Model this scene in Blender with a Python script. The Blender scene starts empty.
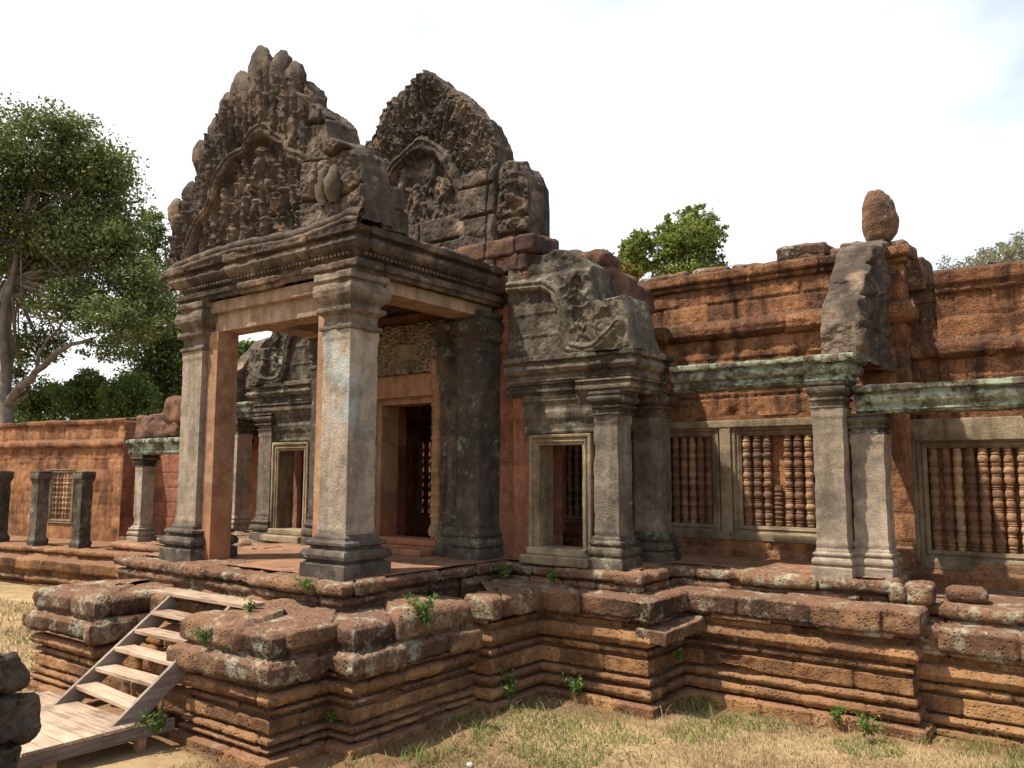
import bpy, math, random
import numpy as np

# ---------------------------------------------------------------- camera, sky, sun, exposure
SC = bpy.context.scene
COL = SC.collection
CAM = np.array([0.0, 0.0, 1.25])
FPX = 815.0
YAW, PIT, ROL = [math.radians(a) for a in (36.9, 6.15, 0.15)]


def cam_axes():
    cy, sy, cp, sp = math.cos(YAW), math.sin(YAW), math.cos(PIT), math.sin(PIT)
    f = np.array([-sy * cp, cy * cp, sp])
    r = np.array([cy, sy, 0.0])
    u = np.cross(r, f)
    c, s = math.cos(ROL), math.sin(ROL)
    return c * r + s * u, -s * r + c * u, f


AR, AU, AF = cam_axes()


def at(px, py, depth):
    """world point seen at a pixel of the photograph, at a depth in metres"""
    return CAM + depth * (AF + (px - 512) / FPX * AR - (py - 384) / FPX * AU)


cam = bpy.data.cameras.new('camera')
cam.sensor_width = 36.0
cam.lens = FPX / 1024 * 36
cam.clip_start, cam.clip_end = 0.05, 2000
co = bpy.data.objects.new('camera', cam)
COL.objects.link(co)
from mathutils import Matrix
co.matrix_world = Matrix([[AR[0], AU[0], -AF[0], CAM[0]], [AR[1], AU[1], -AF[1], CAM[1]],
                          [AR[2], AU[2], -AF[2], CAM[2]], [0, 0, 0, 1]])
SC.camera = co

SUN_DIR = np.array([-0.34, -0.42, 1.0])
SUN_DIR = SUN_DIR / np.linalg.norm(SUN_DIR)
SUN_EL = math.asin(SUN_DIR[2])
SUN_ROT = math.radians(90) - math.atan2(SUN_DIR[1], SUN_DIR[0])

world = bpy.data.worlds.new('World')
SC.world = world
world.use_nodes = True
wt = world.node_tree
wn, wl = wt.nodes, wt.links
wn.clear()
out = wn.new('ShaderNodeOutputWorld')
sky = wn.new('ShaderNodeTexSky')
sky.sky_type = 'NISHITA'
sky.sun_disc = False
sky.sun_elevation = SUN_EL
sky.sun_rotation = SUN_ROT % (2 * math.pi)
sky.dust_density = 0.6
sky.ozone_density = 2.5
bg1 = wn.new('ShaderNodeBackground')
bg1.inputs['Strength'].default_value = 0.15
wl.new(sky.outputs[0], bg1.inputs['Color'])
bg2 = wn.new('ShaderNodeBackground')      # thin bright cloud
bg2.inputs['Color'].default_value = (0.97, 0.985, 1.0, 1)
bg2.inputs['Strength'].default_value = 0.82
tc = wn.new('ShaderNodeTexCoord')
mp = wn.new('ShaderNodeMapping')
mp.inputs['Scale'].default_value = (1.0, 1.0, 1.9)
mp.inputs['Location'].default_value = (0.35, 0.9, 0.15)
wl.new(tc.outputs['Generated'], mp.inputs['Vector'])
nz = wn.new('ShaderNodeTexNoise')
nz.inputs['Scale'].default_value = 1.7
nz.inputs['Detail'].default_value = 7
nz.inputs['Roughness'].default_value = 0.55
nz.inputs['Distortion'].default_value = 0.3
wl.new(mp.outputs[0], nz.inputs['Vector'])
rp = wn.new('ShaderNodeValToRGB')
rp.color_ramp.elements[0].position = 0.32
rp.color_ramp.elements[0].color = (0.34, 0.34, 0.34, 1)
rp.color_ramp.elements[1].position = 0.60
dt = wn.new('ShaderNodeVectorMath')
dt.operation = 'DOT_PRODUCT'
dt.inputs[1].default_value = (-0.80, -0.45, -0.25)
wl.new(tc.outputs['Generated'], dt.inputs[0])
ma = wn.new('ShaderNodeMath')
ma.operation = 'MULTIPLY_ADD'
ma.inputs[1].default_value = 0.30
wl.new(dt.outputs['Value'], ma.inputs[0])
wl.new(nz.outputs['Fac'], ma.inputs[2])
wl.new(ma.outputs[0], rp.inputs['Fac'])
mx = wn.new('ShaderNodeMixShader')
wl.new(rp.outputs['Color'], mx.inputs['Fac'])
wl.new(bg1.outputs[0], mx.inputs[1])
wl.new(bg2.outputs[0], mx.inputs[2])
wl.new(mx.outputs[0], out.inputs['Surface'])

sl = bpy.data.lights.new('sun', 'SUN')
sl.energy = 5.0
sl.angle = math.radians(0.8)
sl.color = (1.0, 0.93, 0.82)
so = bpy.data.objects.new('sun', sl)
COL.objects.link(so)
from mathutils import Vector
so.rotation_euler = Vector(SUN_DIR).to_track_quat('Z', 'Y').to_euler()
so.location = (0, 0, 30)

SC.view_settings.view_transform = 'Standard'
SC.view_settings.look = 'None'
SC.view_settings.exposure = 0.76
SC.view_settings.gamma = 1.0
SC.render.engine = 'CYCLES'
SC.cycles.use_denoising = True
SC.cycles.max_bounces = 6
SC.cycles.transparent_max_bounces = 8

RNG = np.random.default_rng(7)

# ---------------------------------------------------------------- noise


def _h(ix, iy, iz, seed):
    x = (ix.astype(np.int64) * 374761393 + iy.astype(np.int64) * 668265263 + iz.astype(np.int64) * 2147483647 + seed * 974711) & 0xFFFFFFFF
    x = ((x ^ (x >> 13)) * 1274126177) & 0xFFFFFFFF
    x = ((x ^ (x >> 16)) * 2246822519) & 0xFFFFFFFF
    return ((x ^ (x >> 15)) & 0xFFFFFF) / float(0xFFFFFF)


def vnoise(P, f=1.0, seed=0):
    P = P * f
    i = np.floor(P)
    t = P - i
    t = t * t * (3 - 2 * t)
    i = i.astype(np.int64)
    r = 0
    for dx in (0, 1):
        wx = t[..., 0] if dx else 1 - t[..., 0]
        for dy in (0, 1):
            wy = t[..., 1] if dy else 1 - t[..., 1]
            for dz in (0, 1):
                wz = t[..., 2] if dz else 1 - t[..., 2]
                r = r + wx * wy * wz * _h(i[..., 0] + dx, i[..., 1] + dy, i[..., 2] + dz, seed)
    return r


def fbm(P, f=1.0, octv=4, seed=0, gain=0.5):
    a, s, r = 1.0, 0.0, 0
    for o in range(octv):
        r = r + a * (vnoise(P, f, seed + o * 17) - 0.5)
        s += a
        a *= gain
        f *= 2.03
    return r / s * 2.0      # about -1..1


# ---------------------------------------------------------------- mesh building
ORG = {}


class MB:
    def __init__(self):
        self.V, self.Q, self.T, self.B, self.n = [], [], [], [], 0

    def add(self, V, Q=None, T=None, B=None):
        V = np.asarray(V, float).reshape(-1, 3)
        self.V.append(V)
        self.B.append(np.full(len(V), 0.5) if B is None else np.asarray(B, float).ravel())
        if Q is not None and len(Q):
            self.Q.append(np.asarray(Q, np.int64) + self.n)
        if T is not None and len(T):
            self.T.append(np.asarray(T, np.int64) + self.n)
        self.n += len(V)

    def grid(self, P, ci=False, cj=False, B=None):
        n, m = P.shape[:2]
        idx = np.arange(n * m).reshape(n, m)
        if ci:
            idx = np.vstack([idx, idx[:1]])
        if cj:
            idx = np.hstack([idx, idx[:, :1]])
        q = np.stack([idx[:-1, :-1], idx[1:, :-1], idx[1:, 1:], idx[:-1, 1:]], -1).reshape(-1, 4)
        self.add(P.reshape(-1, 3), q, B=B)

    def build(self, name, mat, parent=None, smooth=True, loc=None):
        V = np.concatenate(self.V)
        o0 = np.zeros(3)
        if parent is not None:
            o0 = ORG[parent.name]
        elif loc is not None:
            o0 = np.array(loc, float)
        Q = np.concatenate(self.Q) if self.Q else np.zeros((0, 4), np.int64)
        T = np.concatenate(self.T) if self.T else np.zeros((0, 3), np.int64)
        me = bpy.data.meshes.new(name)
        me.vertices.add(len(V))
        me.vertices.foreach_set('co', (V - o0).astype(np.float32).ravel())
        li = np.concatenate([Q.ravel(), T.ravel()]).astype(np.int32)
        me.loops.add(len(li))
        me.loops.foreach_set('vertex_index', li)
        tot = np.concatenate([np.full(len(Q), 4), np.full(len(T), 3)]).astype(np.int32)
        st = np.concatenate([[0], np.cumsum(tot)[:-1]]).astype(np.int32)
        me.polygons.add(len(tot))
        me.polygons.foreach_set('loop_start', st)
        me.polygons.foreach_set('loop_total', tot)
        me.polygons.foreach_set('use_smooth', np.full(len(tot), smooth))
        me.update(calc_edges=True)
        a = me.attributes.new('blk', 'FLOAT', 'POINT')
        a.data.foreach_set('value', np.concatenate(self.B).astype(np.float32))
        me.materials.append(mat)
        o = bpy.data.objects.new(name, me)
        COL.objects.link(o)
        if parent is not None:
            o.parent = parent
        elif loc is not None:
            o.location = o0
        ORG[o.name] = o0
        return o

    # -------- profile swept along a plan path; outward is to the right of travel
    def sweep(self, path, prof, closed=False, ds=0.035, dp=0.025, rough=0.008, rf=9.0, wave=0.006, wear=0.5,
              worn_r=0.045, courses=None, bl=(0.45, 0.85), groove=0.02, gw=0.012, off=0.006, chunk=0.0, seed=1, mapf=None):
        path = np.asarray(path, float)
        n = len(path)
        pr = np.asarray(prof, float)
        # dense profile
        us, zs, cs = [], [], []
        for i in range(len(pr) - 1):
            L = np.hypot(*(pr[i + 1, :2] - pr[i, :2]))
            k = max(1, int(math.ceil(L / dp)))
            t = np.arange(k) / k
            us.append(pr[i, 0] + (pr[i + 1, 0] - pr[i, 0]) * t)
            zs.append(pr[i, 1] + (pr[i + 1, 1] - pr[i, 1]) * t)
            cs.append(np.full(k, i))
        us.append([pr[-1, 0]]); zs.append([pr[-1, 1]]); cs.append([len(pr) - 2])
        u, z, c = np.concatenate(us), np.concatenate(zs), np.concatenate(cs)
        m = len(u)
        if courses is None:
            cid = np.zeros(m, int)
        else:
            cid = np.searchsorted(np.asarray(courses), z + 1e-6)
        arc = np.concatenate([[0], np.cumsum(np.hypot(np.diff(u), np.diff(z)))])
        # smoothed (worn) profile
        W = np.exp(-((arc[:, None] - arc[None, :]) / worn_r) ** 2)
        W[0] = 0; W[0, 0] = 1; W[-1] = 0; W[-1, -1] = 1
        W /= W.sum(1, keepdims=True)
        uw, zw = W @ u, W @ z
        du, dz = np.gradient(uw), np.gradient(zw)
        ln = np.hypot(du, dz) + 1e-9
        nu, nzv = dz / ln, -du / ln
        segs = n if closed else n - 1
        d = [(path[(k + 1) % n] - path[k]) for k in range(segs)]
        Ls = [np.hypot(*v) for v in d]
        nr = [np.array([v[1], -v[0]]) / L for v, L in zip(d, Ls)]
        mit = []
        for k in range(n):
            if closed:
                a, b = nr[k - 1], nr[k]
            else:
                a, b = nr[max(k - 1, 0)], nr[min(k, segs - 1)]
            mit.append((a + b) / (1 + a @ b))
        S = np.concatenate([[0], np.cumsum(Ls)])
        rg = np.random.default_rng(seed)
        jn, jo = {}, {}
        for ci in np.unique(cid):
            js, s = [], rg.uniform(-bl[1], 0)
            while s < S[-1] + bl[1]:
                js.append(s)
                s += rg.uniform(*bl)
            js.append(s)
            jn[ci] = np.array(js)
            jo[ci] = rg.random(len(js) + 1)
        for k in range(segs):
            ns = max(1, int(math.ceil(Ls[k] / ds)))
            t = np.linspace(0, 1, ns + 1)
            s = S[k] + t * Ls[k]
            P0, P1, m0, m1 = path[k], path[(k + 1) % n], mit[k], mit[(k + 1) % n]

            def pos(U, Z):
                A = P0[None, None] + m0[None, None] * U[..., None]
                Bv = P1[None, None] + m1[None, None] * U[..., None]
                q = A + (Bv - A) * t[:, None, None]
                return np.concatenate([q, Z[..., None]], -1)
            U = np.broadcast_to(u, (ns + 1, m)).copy()
            Z = np.broadcast_to(z, (ns + 1, m)).copy()
            P = pos(U, Z)
            w = np.clip(wear + 0.9 * fbm(P, 2.3, 3, seed=seed * 3 + 5), 0, 1)
            U = U + (uw - u) * w
            Z = Z + (zw - z) * w
            dis = rough * fbm(P, rf, 4, seed=11, gain=0.62)
            if chunk:
                cn = fbm(P, 1.7, 3, seed=seed + 40)
                dis = dis - chunk * np.clip(cn - 0.28, 0, 1) * 2.2
            BL = np.full((ns + 1, m), 0.5)
            if courses is not None:
                for ci in np.unique(cid):
                    sel = np.where(cid == ci)[0]
                    js = jn[ci]
                    bi = np.searchsorted(js, s)
                    dist = np.minimum(np.abs(s - js[np.clip(bi - 1, 0, len(js) - 1)]), np.abs(s - js[np.clip(bi, 0, len(js) - 1)]))
                    g = off * (jo[ci][np.clip(bi, 0, len(js))] - 0.5) * 2 - groove * np.exp(-(dist / gw) ** 2)
                    # bed joints at the course limits
                    zc = z[sel]
                    dis[:, sel] += g[:, None]
                    BL[:, sel] = jo[ci][np.clip(bi, 0, len(js))][:, None]
                    if groove and len(np.unique(cid)) > 1 and groove > 0.004:
                        cc = np.asarray(courses)
                        e = np.min(np.abs(zc[:, None] - cc[None]), 1)
                        dis[:, sel] -= (0.8 * groove * np.exp(-(e / (gw * 1.1)) ** 2) * (np.abs(nu[sel]) > 0.5))[None]
            U = U + nu * dis
            Z = Z + nzv * dis + wave * fbm(P * np.array([1, 1, 0.2]), 1.1, 2, seed=seed + 3)
            Q = pos(U, Z)
            if mapf is not None:
                Q = mapf(Q)
            self.grid(Q, B=BL)
        return self

    # -------- rounded rough block
    def block(self, c, size, rz=0.0, rnd=0.03, rough=0.01, res=0.05, seed=0, tilt=(0, 0), warp=0.0, val=None):
        sx, sy, sz = [v / 2 for v in size]
        R = Matrix.Rotation(rz, 3, 'Z') @ Matrix.Rotation(tilt[0], 3, 'X') @ Matrix.Rotation(tilt[1], 3, 'Y')
        R = np.array(R)
        h = np.array([sx, sy, sz])
        r = min(rnd, 0.98 * h.min())
        for ax in range(3):
            for sg in (-1, 1):
                a, b = (ax + 1) % 3, (ax + 2) % 3
                def spc(hh):
                    k = max(2, int(2 * hh / res))
                    core = np.linspace(-(hh - r), hh - r, k)
                    e = r * np.array([1, .8, .5, .2])
                    return np.concatenate([-(hh - r) - e, core, hh - r + e[::-1]])
                ga, gb = np.meshgrid(spc(h[a]), spc(h[b]), indexing='ij')
                P = np.zeros(ga.shape + (3,))
                P[..., a], P[..., b], P[..., ax] = ga, gb, sg * h[ax]
                core = np.clip(P, -(h - r), h - r)
                dv = P - core
                ln = np.linalg.norm(dv, axis=-1, keepdims=True) + 1e-9
                nrm = dv / ln
                P = core + nrm * r
                Wp = P @ R.T + np.array(c)
                if rough or warp:
                    dd = rough * fbm(Wp, 8, 4, seed=seed + 3, gain=0.6)
                    if warp:
                        dd = dd + warp * fbm(Wp, 1.9, 3, seed=seed + 9)
                    Wp = Wp + (nrm @ R.T) * dd[..., None]
                if sg < 0:
                    Wp = Wp[:, ::-1]
                self.grid(Wp, B=np.full(ga.size, RNG.random() if val is None else val))
        return self

    def lathe(self, c, prof, n=14, rough=0.0, val=0.5):
        pr = np.asarray(prof, float)
        a = np.arange(n) / n * 2 * math.pi
        P = np.stack([c[0] + pr[:, 0][:, None] * np.cos(a), c[1] + pr[:, 0][:, None] * np.sin(a), np.broadcast_to((c[2] + pr[:, 1])[:, None], (len(pr), n))], -1)
        if rough:
            P = P + rough * (fbm(P, 11, 3)[..., None]) * np.stack([np.cos(a), np.sin(a), 0 * a], -1)[None]
        self.grid(P, cj=True, B=np.full(P.shape[0] * n, val))
        return self

    def tube(self, pts, rad, n=8, rough=0.0):
        pts = np.asarray(pts, float)
        rad = np.broadcast_to(np.asarray(rad, float), (len(pts),))
        tg = np.gradient(pts, axis=0)
        tg /= np.linalg.norm(tg, axis=1, keepdims=True) + 1e-9
        up = np.array([0.31, 0.17, 0.93])
        a1 = np.cross(tg, up)
        a1 /= np.linalg.norm(a1, axis=1, keepdims=True) + 1e-9
        a2 = np.cross(tg, a1)
        a = np.arange(n) / n * 2 * math.pi
        P = pts[:, None] + rad[:, None, None] * (a1[:, None] * np.cos(a)[None, :, None] + a2[:, None] * np.sin(a)[None, :, None])
        if rough:
            P = P + (P - pts[:, None]) * (rough * fbm(P, 5, 3))[..., None]
        self.grid(P, cj=True)
        return self

    # -------- carved slab: outline top zt(x), bottom zb(x), carved front, real thickness
    def relief(self, xs, zb, zt, nzr, hfun, thick, mapf, rnd=0.06, rough=0.02, seed=0, rimn=0.03):
        X = np.broadcast_to(xs[:, None], (len(xs), nzr + 1)).copy()
        v = np.linspace(0, 1, nzr + 1)
        Z = zb[:, None] + (zt - zb)[:, None] * v
        D = hfun(X, Z)
        P3 = np.stack([X, Z, D * 0], -1)
        D = D + rough * fbm(P3, 7, 4, seed=seed, gain=0.6)
        e = np.minimum(np.minimum(zt[:, None] - Z, X - xs[0]), xs[-1] - X)
        e = np.clip(e / rnd, 0, 1)
        D = D * (0.25 + 0.75 * np.sqrt(e)) - rnd * (1 - np.sqrt(np.clip(1 - (1 - e) ** 2, 0, 1)))
        F = np.stack([X, Z, D], -1)
        self.grid(mapf(F))
        rim = np.concatenate([F[0, :], F[1:, -1], F[-1, ::-1][1:]], 0)
        steps = np.linspace(0, 1, 18)
        R = []
        for s in steps:
            q = rim.copy()
            q[:, 2] = rim[:, 2] * (1 - s) - thick * s
            k = rimn * fbm(np.stack([q[:, 0], q[:, 1], q[:, 2]], -1), 5, 5, seed=seed + 2, gain=0.6) * min(1, 6 * s)
            q[:, 0] += k; q[:, 1] += k
            R.append(q)
        self.grid(mapf(np.stack(R, 0))[::-1])
        bk = F.copy()
        bk[..., 2] = -thick
        self.grid(mapf(bk[::-1]))
        return self


def lin(*pts):
    """interpolator through (x, y) pairs"""
    p = sorted(pts)
    xs = np.array([q[0] for q in p]); ys = np.array([q[1] for q in p])
    return lambda x: np.interp(x, xs, ys)


def thing(name, label, cat, loc=(0, 0, 0), group=None):
    o = bpy.data.objects.new(name, None)
    COL.objects.link(o)
    o.empty_display_size = 0.2
    o.location = loc
    o['label'] = label
    o['category'] = cat
    if group:
        o['group'] = group
    ORG[o.name] = np.array(loc, float)
    return o


def tag(o, label, cat, group=None, kind=None):
    if label:
        o['label'] = label
    if cat:
        o['category'] = cat
    if group:
        o['group'] = group
    if kind:
        o['kind'] = kind
    return o


# ---------------------------------------------------------------- materials
class NT:
    def __init__(self, name):
        self.m = bpy.data.materials.new(name)
        self.m.use_nodes = True
        self.t = self.m.node_tree
        self.t.nodes.clear()
        self.out = self.t.nodes.new('ShaderNodeOutputMaterial')

    def n(self, typ, **kw):
        nd = self.t.nodes.new(typ)
        for k, v in kw.items():
            if k.startswith('i_'):
                self.set(nd, k[2:], v)
            else:
                setattr(nd, k, v)
        return nd

    def set(self, nd, key, v):
        s = nd.inputs[int(key)] if key.isdigit() else nd.inputs[key.replace('_', ' ')]
        if hasattr(v, 'is_linked') or isinstance(v, bpy.types.NodeSocket):
            self.t.links.new(v, s)
        else:
            s.default_value = v

    def pos(self, scale=(1, 1, 1), loc=(0, 0, 0)):
        g = self.n('ShaderNodeNewGeometry')
        mpn = self.n('ShaderNodeMapping')
        mpn.inputs['Scale'].default_value = scale
        mpn.inputs['Location'].default_value = loc
        self.t.links.new(g.outputs['Position'], mpn.inputs['Vector'])
        return mpn.outputs[0]

    def noise(self, vec, scale, detail=5, rough=0.6, dist=0.0):
        nd = self.n('ShaderNodeTexNoise', i_Vector=vec, i_Scale=scale, i_Detail=detail, i_Roughness=rough, i_Distortion=dist)
        return nd.outputs['Fac']

    def ramp(self, fac, *stops):
        nd = self.n('ShaderNodeValToRGB', i_Fac=fac)
        cr = nd.color_ramp
        while len(cr.elements) < len(stops):
            cr.elements.new(0.5)
        for e, (p, c) in zip(cr.elements, stops):
            e.position = p
            e.color = tuple(c) + (1,) if not isinstance(c, (int, float)) else (c, c, c, 1)
        return nd.outputs['Color']

    def math(self, op, a, b=0.0, clamp=False):
        nd = self.n('ShaderNodeMath', operation=op, use_clamp=clamp, i_0=a, i_1=b)
        return nd.outputs[0]

    def mix(self, fac, a, b, mode='MIX'):
        nd = self.n('ShaderNodeMixRGB', blend_type=mode)
        for k, v in ((0, fac), (1, a), (2, b)):
            if isinstance(v, tuple):
                v = v + (1,) if len(v) == 3 else v
            self.set(nd, str(k), v)
        return nd.outputs[0]


def stone(name, dark, base, light, sc=1.0, stain=(0.03, 0.025, 0.02), stain_amt=0.5, lich=None, lich_at=0.6, crust=None, crust_amt=0.8,
          pit=0.0, pit_sc=24.0, bump=0.4, blk=0.5, rough=0.95, patch=None, patch_at=0.62, seed=0.0, grad=None):
    t = NT(name)
    p = t.pos(loc=(seed * 3.1, seed * 1.7, seed * 2.3))
    n1 = t.noise(p, 0.9 * sc, 6, 0.62)
    n2 = t.noise(p, 5.5 * sc, 7, 0.68)
    n3 = t.noise(p, 34 * sc, 4, 0.6)
    f = t.math('ADD', t.math('MULTIPLY', n1, 0.45), t.math('MULTIPLY', n2, 0.4))
    f = t.math('ADD', f, t.math('MULTIPLY', n3, 0.15))
    at_ = t.n('ShaderNodeAttribute', attribute_name='blk')
    f = t.math('ADD', f, t.math('MULTIPLY', t.math('SUBTRACT', at_.outputs['Fac'], 0.5), blk * 0.28))
    col = t.ramp(f, (0.36, dark), (0.5, base), (0.64, light))
    if grad:                          # redder towards the floor
        z0, z1, gc = grad
        sx = t.n('ShaderNodeSeparateXYZ', i_Vector=t.pos())
        g = t.n('ShaderNodeMapRange', i_Value=t.math('ADD', sx.outputs[2], t.math('MULTIPLY', n2, 0.5)))
        g.inputs[1].default_value = z0; g.inputs[2].default_value = z1
        g.inputs[3].default_value = 0.85; g.inputs[4].default_value = 0.0
        col = t.mix(g.outputs[0], col, gc)
    if patch:
        m = t.ramp(t.noise(t.pos(loc=(seed + 7, 3, 1)), 1.6 * sc, 5, 0.6), (patch_at - 0.05, 0.0), (patch_at + 0.06, 0.9))
        col = t.mix(m, col, patch)
    if stain_amt:
        pst = t.pos(scale=(2.4, 2.4, 0.42), loc=(seed, 0, 0))
        ns = t.noise(pst, 1.5, 7, 0.68, 0.4)
        m = t.ramp(ns, (0.47, 0.0), (0.66, stain_amt))
        m2 = t.ramp(t.noise(p, 2.1, 5, 0.7), (0.5, 0.0), (0.68, stain_amt * 0.9))
        col = t.mix(m, col, stain)
        col = t.mix(m2, col, stain)
    if crust:
        g = t.n('ShaderNodeNewGeometry')
        sz = t.n('ShaderNodeSeparateXYZ', i_Vector=g.outputs['Normal'])
        m = t.ramp(t.math('ADD', sz.outputs[2], t.math('MULTIPLY', t.math('SUBTRACT', n2, 0.5), 1.6)), (0.25, 0.0), (0.75, crust_amt))
        col = t.mix(m, col, crust)
    if lich:
        ml = t.noise(t.pos(loc=(3 + seed, 5, 9)), 3.2, 8, 0.72)
        mm = t.noise(t.pos(loc=(1 + seed, 2, 4)), 16, 5, 0.7)
        m = t.ramp(t.math('ADD', t.math('MULTIPLY', ml, 0.7), t.math('MULTIPLY', mm, 0.3)), (lich_at - 0.03, 0.0), (lich_at + 0.07, 0.8))
        col = t.mix(m, col, lich)
    hgt = t.math('ADD', t.math('MULTIPLY', n2, 0.6), t.math('MULTIPLY', n3, 0.5))
    if pit:
        vo = t.n('ShaderNodeTexVoronoi', i_Vector=p, i_Scale=pit_sc)
        vm = t.ramp(vo.outputs['Distance'], (0.08, 0.0), (0.42, 1.0))
        pm = t.ramp(t.noise(p, 7, 3, 0.6), (0.38, 0.0), (0.6, 1.0))
        inv = t.math('MULTIPLY', t.math('SUBTRACT', 1.0, vm), pm)
        hgt = t.math('SUBTRACT', hgt, t.math('MULTIPLY', inv, pit))
        col = t.mix(t.math('MULTIPLY', inv, 0.42), col, tuple(0.45 * c for c in dark))
    b = t.n('ShaderNodeBump', i_Height=hgt, i_Strength=bump, i_Distance=0.035)
    pb = t.n('ShaderNodeBsdfPrincipled', i_Base_Color=col, i_Roughness=rough, i_Normal=b.outputs[0])
    pb.inputs['Specular IOR Level'].default_value = 0.15
    t.t.links.new(pb.outputs[0], t.out.inputs[0])
    return t.m


def wood(name, dark, base, light, along='X', rough=0.75):
    t = NT(name)
    scl = (1.2, 14, 14) if along == 'X' else (14, 1.2, 14)
    at_ = t.n('ShaderNodeAttribute', attribute_name='blk')
    g1 = t.noise(t.pos(scale=scl), 2.2, 6, 0.6, 0.6)
    g2 = t.noise(t.pos(), 3.0, 5, 0.6)
    f = t.math('ADD', t.math('MULTIPLY', g1, 0.6), t.math('MULTIPLY', g2, 0.4))
    f = t.math('ADD', f, t.math('MULTIPLY', t.math('SUBTRACT', at_.outputs['Fac'], 0.5), 0.14))
    col = t.ramp(f, (0.36, dark), (0.5, base), (0.64, light))
    b = t.n('ShaderNodeBump', i_Height=g1, i_Strength=0.25, i_Distance=0.01)
    pb = t.n('ShaderNodeBsdfPrincipled', i_Base_Color=col, i_Roughness=rough, i_Normal=b.outputs[0])
    pb.inputs['Specular IOR Level'].default_value = 0.2
    t.t.links.new(pb.outputs[0], t.out.inputs[0])
    return t.m


def leaf_mat(name, a, b_, c, trans=0.35):
    t = NT(name)
    g = t.n('ShaderNodeNewGeometry')
    n1 = t.noise(t.pos(), 0.55, 3, 0.6)
    f = t.math('ADD', t.math('MULTIPLY', g.outputs['Random Per Island'], 0.5), t.math('MULTIPLY', n1, 0.6))
    col = t.ramp(f, (0.25, a), (0.55, b_), (0.85, c))
    d = t.n('ShaderNodeBsdfPrincipled', i_Base_Color=col, i_Roughness=0.55)
    d.inputs['Specular IOR Level'].default_value = 0.25
    tr = t.n('ShaderNodeBsdfTranslucent', i_Color=col)
    ms = t.n('ShaderNodeMixShader', i_0=trans)
    t.t.links.new(d.outputs[0], ms.inputs[1])
    t.t.links.new(tr.outputs[0], ms.inputs[2])
    t.t.links.new(ms.outputs[0], t.out.inputs[0])
    return t.m


M = {}
M['base'] = stone('laterite_base', (0.06, 0.030, 0.015), (0.195, 0.096, 0.040), (0.37, 0.20, 0.082), stain=(0.055, 0.035, 0.025), stain_amt=0.45,
                  lich=(0.30, 0.29, 0.20), lich_at=0.60, crust=(0.19, 0.098, 0.055), crust_amt=0.65, pit=0.8, bump=0.75, blk=0.6, seed=1)
M['cap'] = stone('laterite_cap', (0.04, 0.023, 0.015), (0.115, 0.060, 0.034), (0.25, 0.138, 0.068), stain=(0.04, 0.03, 0.022), stain_amt=0.5,
                 lich=(0.30, 0.30, 0.21), lich_at=0.55, crust=(0.155, 0.082, 0.05), crust_amt=0.7, pit=0.8, bump=0.8, blk=0.6, seed=2)
M['wall'] = stone('laterite_wall', (0.105, 0.047, 0.024), (0.275, 0.125, 0.056), (0.40, 0.20, 0.09), stain=(0.07, 0.036, 0.022), stain_amt=0.75,
                  crust=(0.16, 0.085, 0.055), crust_amt=0.8, pit=0.8, pit_sc=42.0, bump=0.9, blk=0.5, seed=3)
M['wall_up'] = stone('laterite_upper', (0.075, 0.036, 0.021), (0.225, 0.102, 0.046), (0.38, 0.185, 0.082), stain=(0.03, 0.019, 0.014), stain_amt=0.9,
                     crust=(0.085, 0.05, 0.036), crust_amt=0.9, lich=(0.22, 0.22, 0.16), lich_at=0.68, pit=0.8, pit_sc=42.0, bump=1.0, blk=0.45, seed=23)
M['wall_red'] = stone('laterite_wall_red', (0.13, 0.05, 0.03), (0.26, 0.105, 0.06), (0.34, 0.15, 0.085), stain=(0.07, 0.045, 0.035), stain_amt=0.4,
                      pit=0.7, pit_sc=40.0, bump=0.8, blk=0.5, seed=4)
M['paving'] = stone('laterite_paving', (0.12, 0.062, 0.036), (0.235, 0.122, 0.068), (0.34, 0.18, 0.10), stain=(0.09, 0.05, 0.035), stain_amt=0.4,
                    pit=0.5, bump=0.6, seed=5)
M['dark'] = stone('sandstone_weathered', (0.028, 0.022, 0.017), (0.078, 0.058, 0.042), (0.20, 0.148, 0.104), stain=(0.018, 0.015, 0.012), stain_amt=0.65,
                  lich=(0.24, 0.23, 0.18), lich_at=0.62, bump=0.9, patch=(0.24, 0.165, 0.105), patch_at=0.62, seed=6)
M['roof'] = stone('laterite_roof', (0.04, 0.024, 0.018), (0.10, 0.055, 0.038), (0.20, 0.105, 0.06), stain=(0.03, 0.02, 0.016), stain_amt=0.6,
                  lich=(0.20, 0.19, 0.14), lich_at=0.64, pit=0.7, pit_sc=40.0, bump=0.9, blk=0.7, seed=17)
M['mint'] = stone('sandstone_mint', (0.03, 0.027, 0.02), (0.10, 0.088, 0.066), (0.20, 0.17, 0.13), stain=(0.014, 0.013, 0.010), stain_amt=0.75,
                  lich=(0.33, 0.40, 0.29), lich_at=0.50, bump=0.8, seed=27)
M['shaft_shade'] = stone('sandstone_shaft_shade', (0.06, 0.05, 0.04), (0.15, 0.12, 0.09), (0.26, 0.215, 0.165), stain=(0.03, 0.026, 0.021), stain_amt=0.65,
                     lich=(0.27, 0.30, 0.24), lich_at=0.62, bump=0.7, seed=29)  # shaft stone darkened: shade on the wing pillars put into the colour
M['capital'] = stone('sandstone_capital', (0.05, 0.04, 0.03), (0.155, 0.12, 0.085), (0.30, 0.24, 0.175), stain=(0.03, 0.025, 0.02), stain_amt=0.7, bump=0.8, seed=28)
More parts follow.
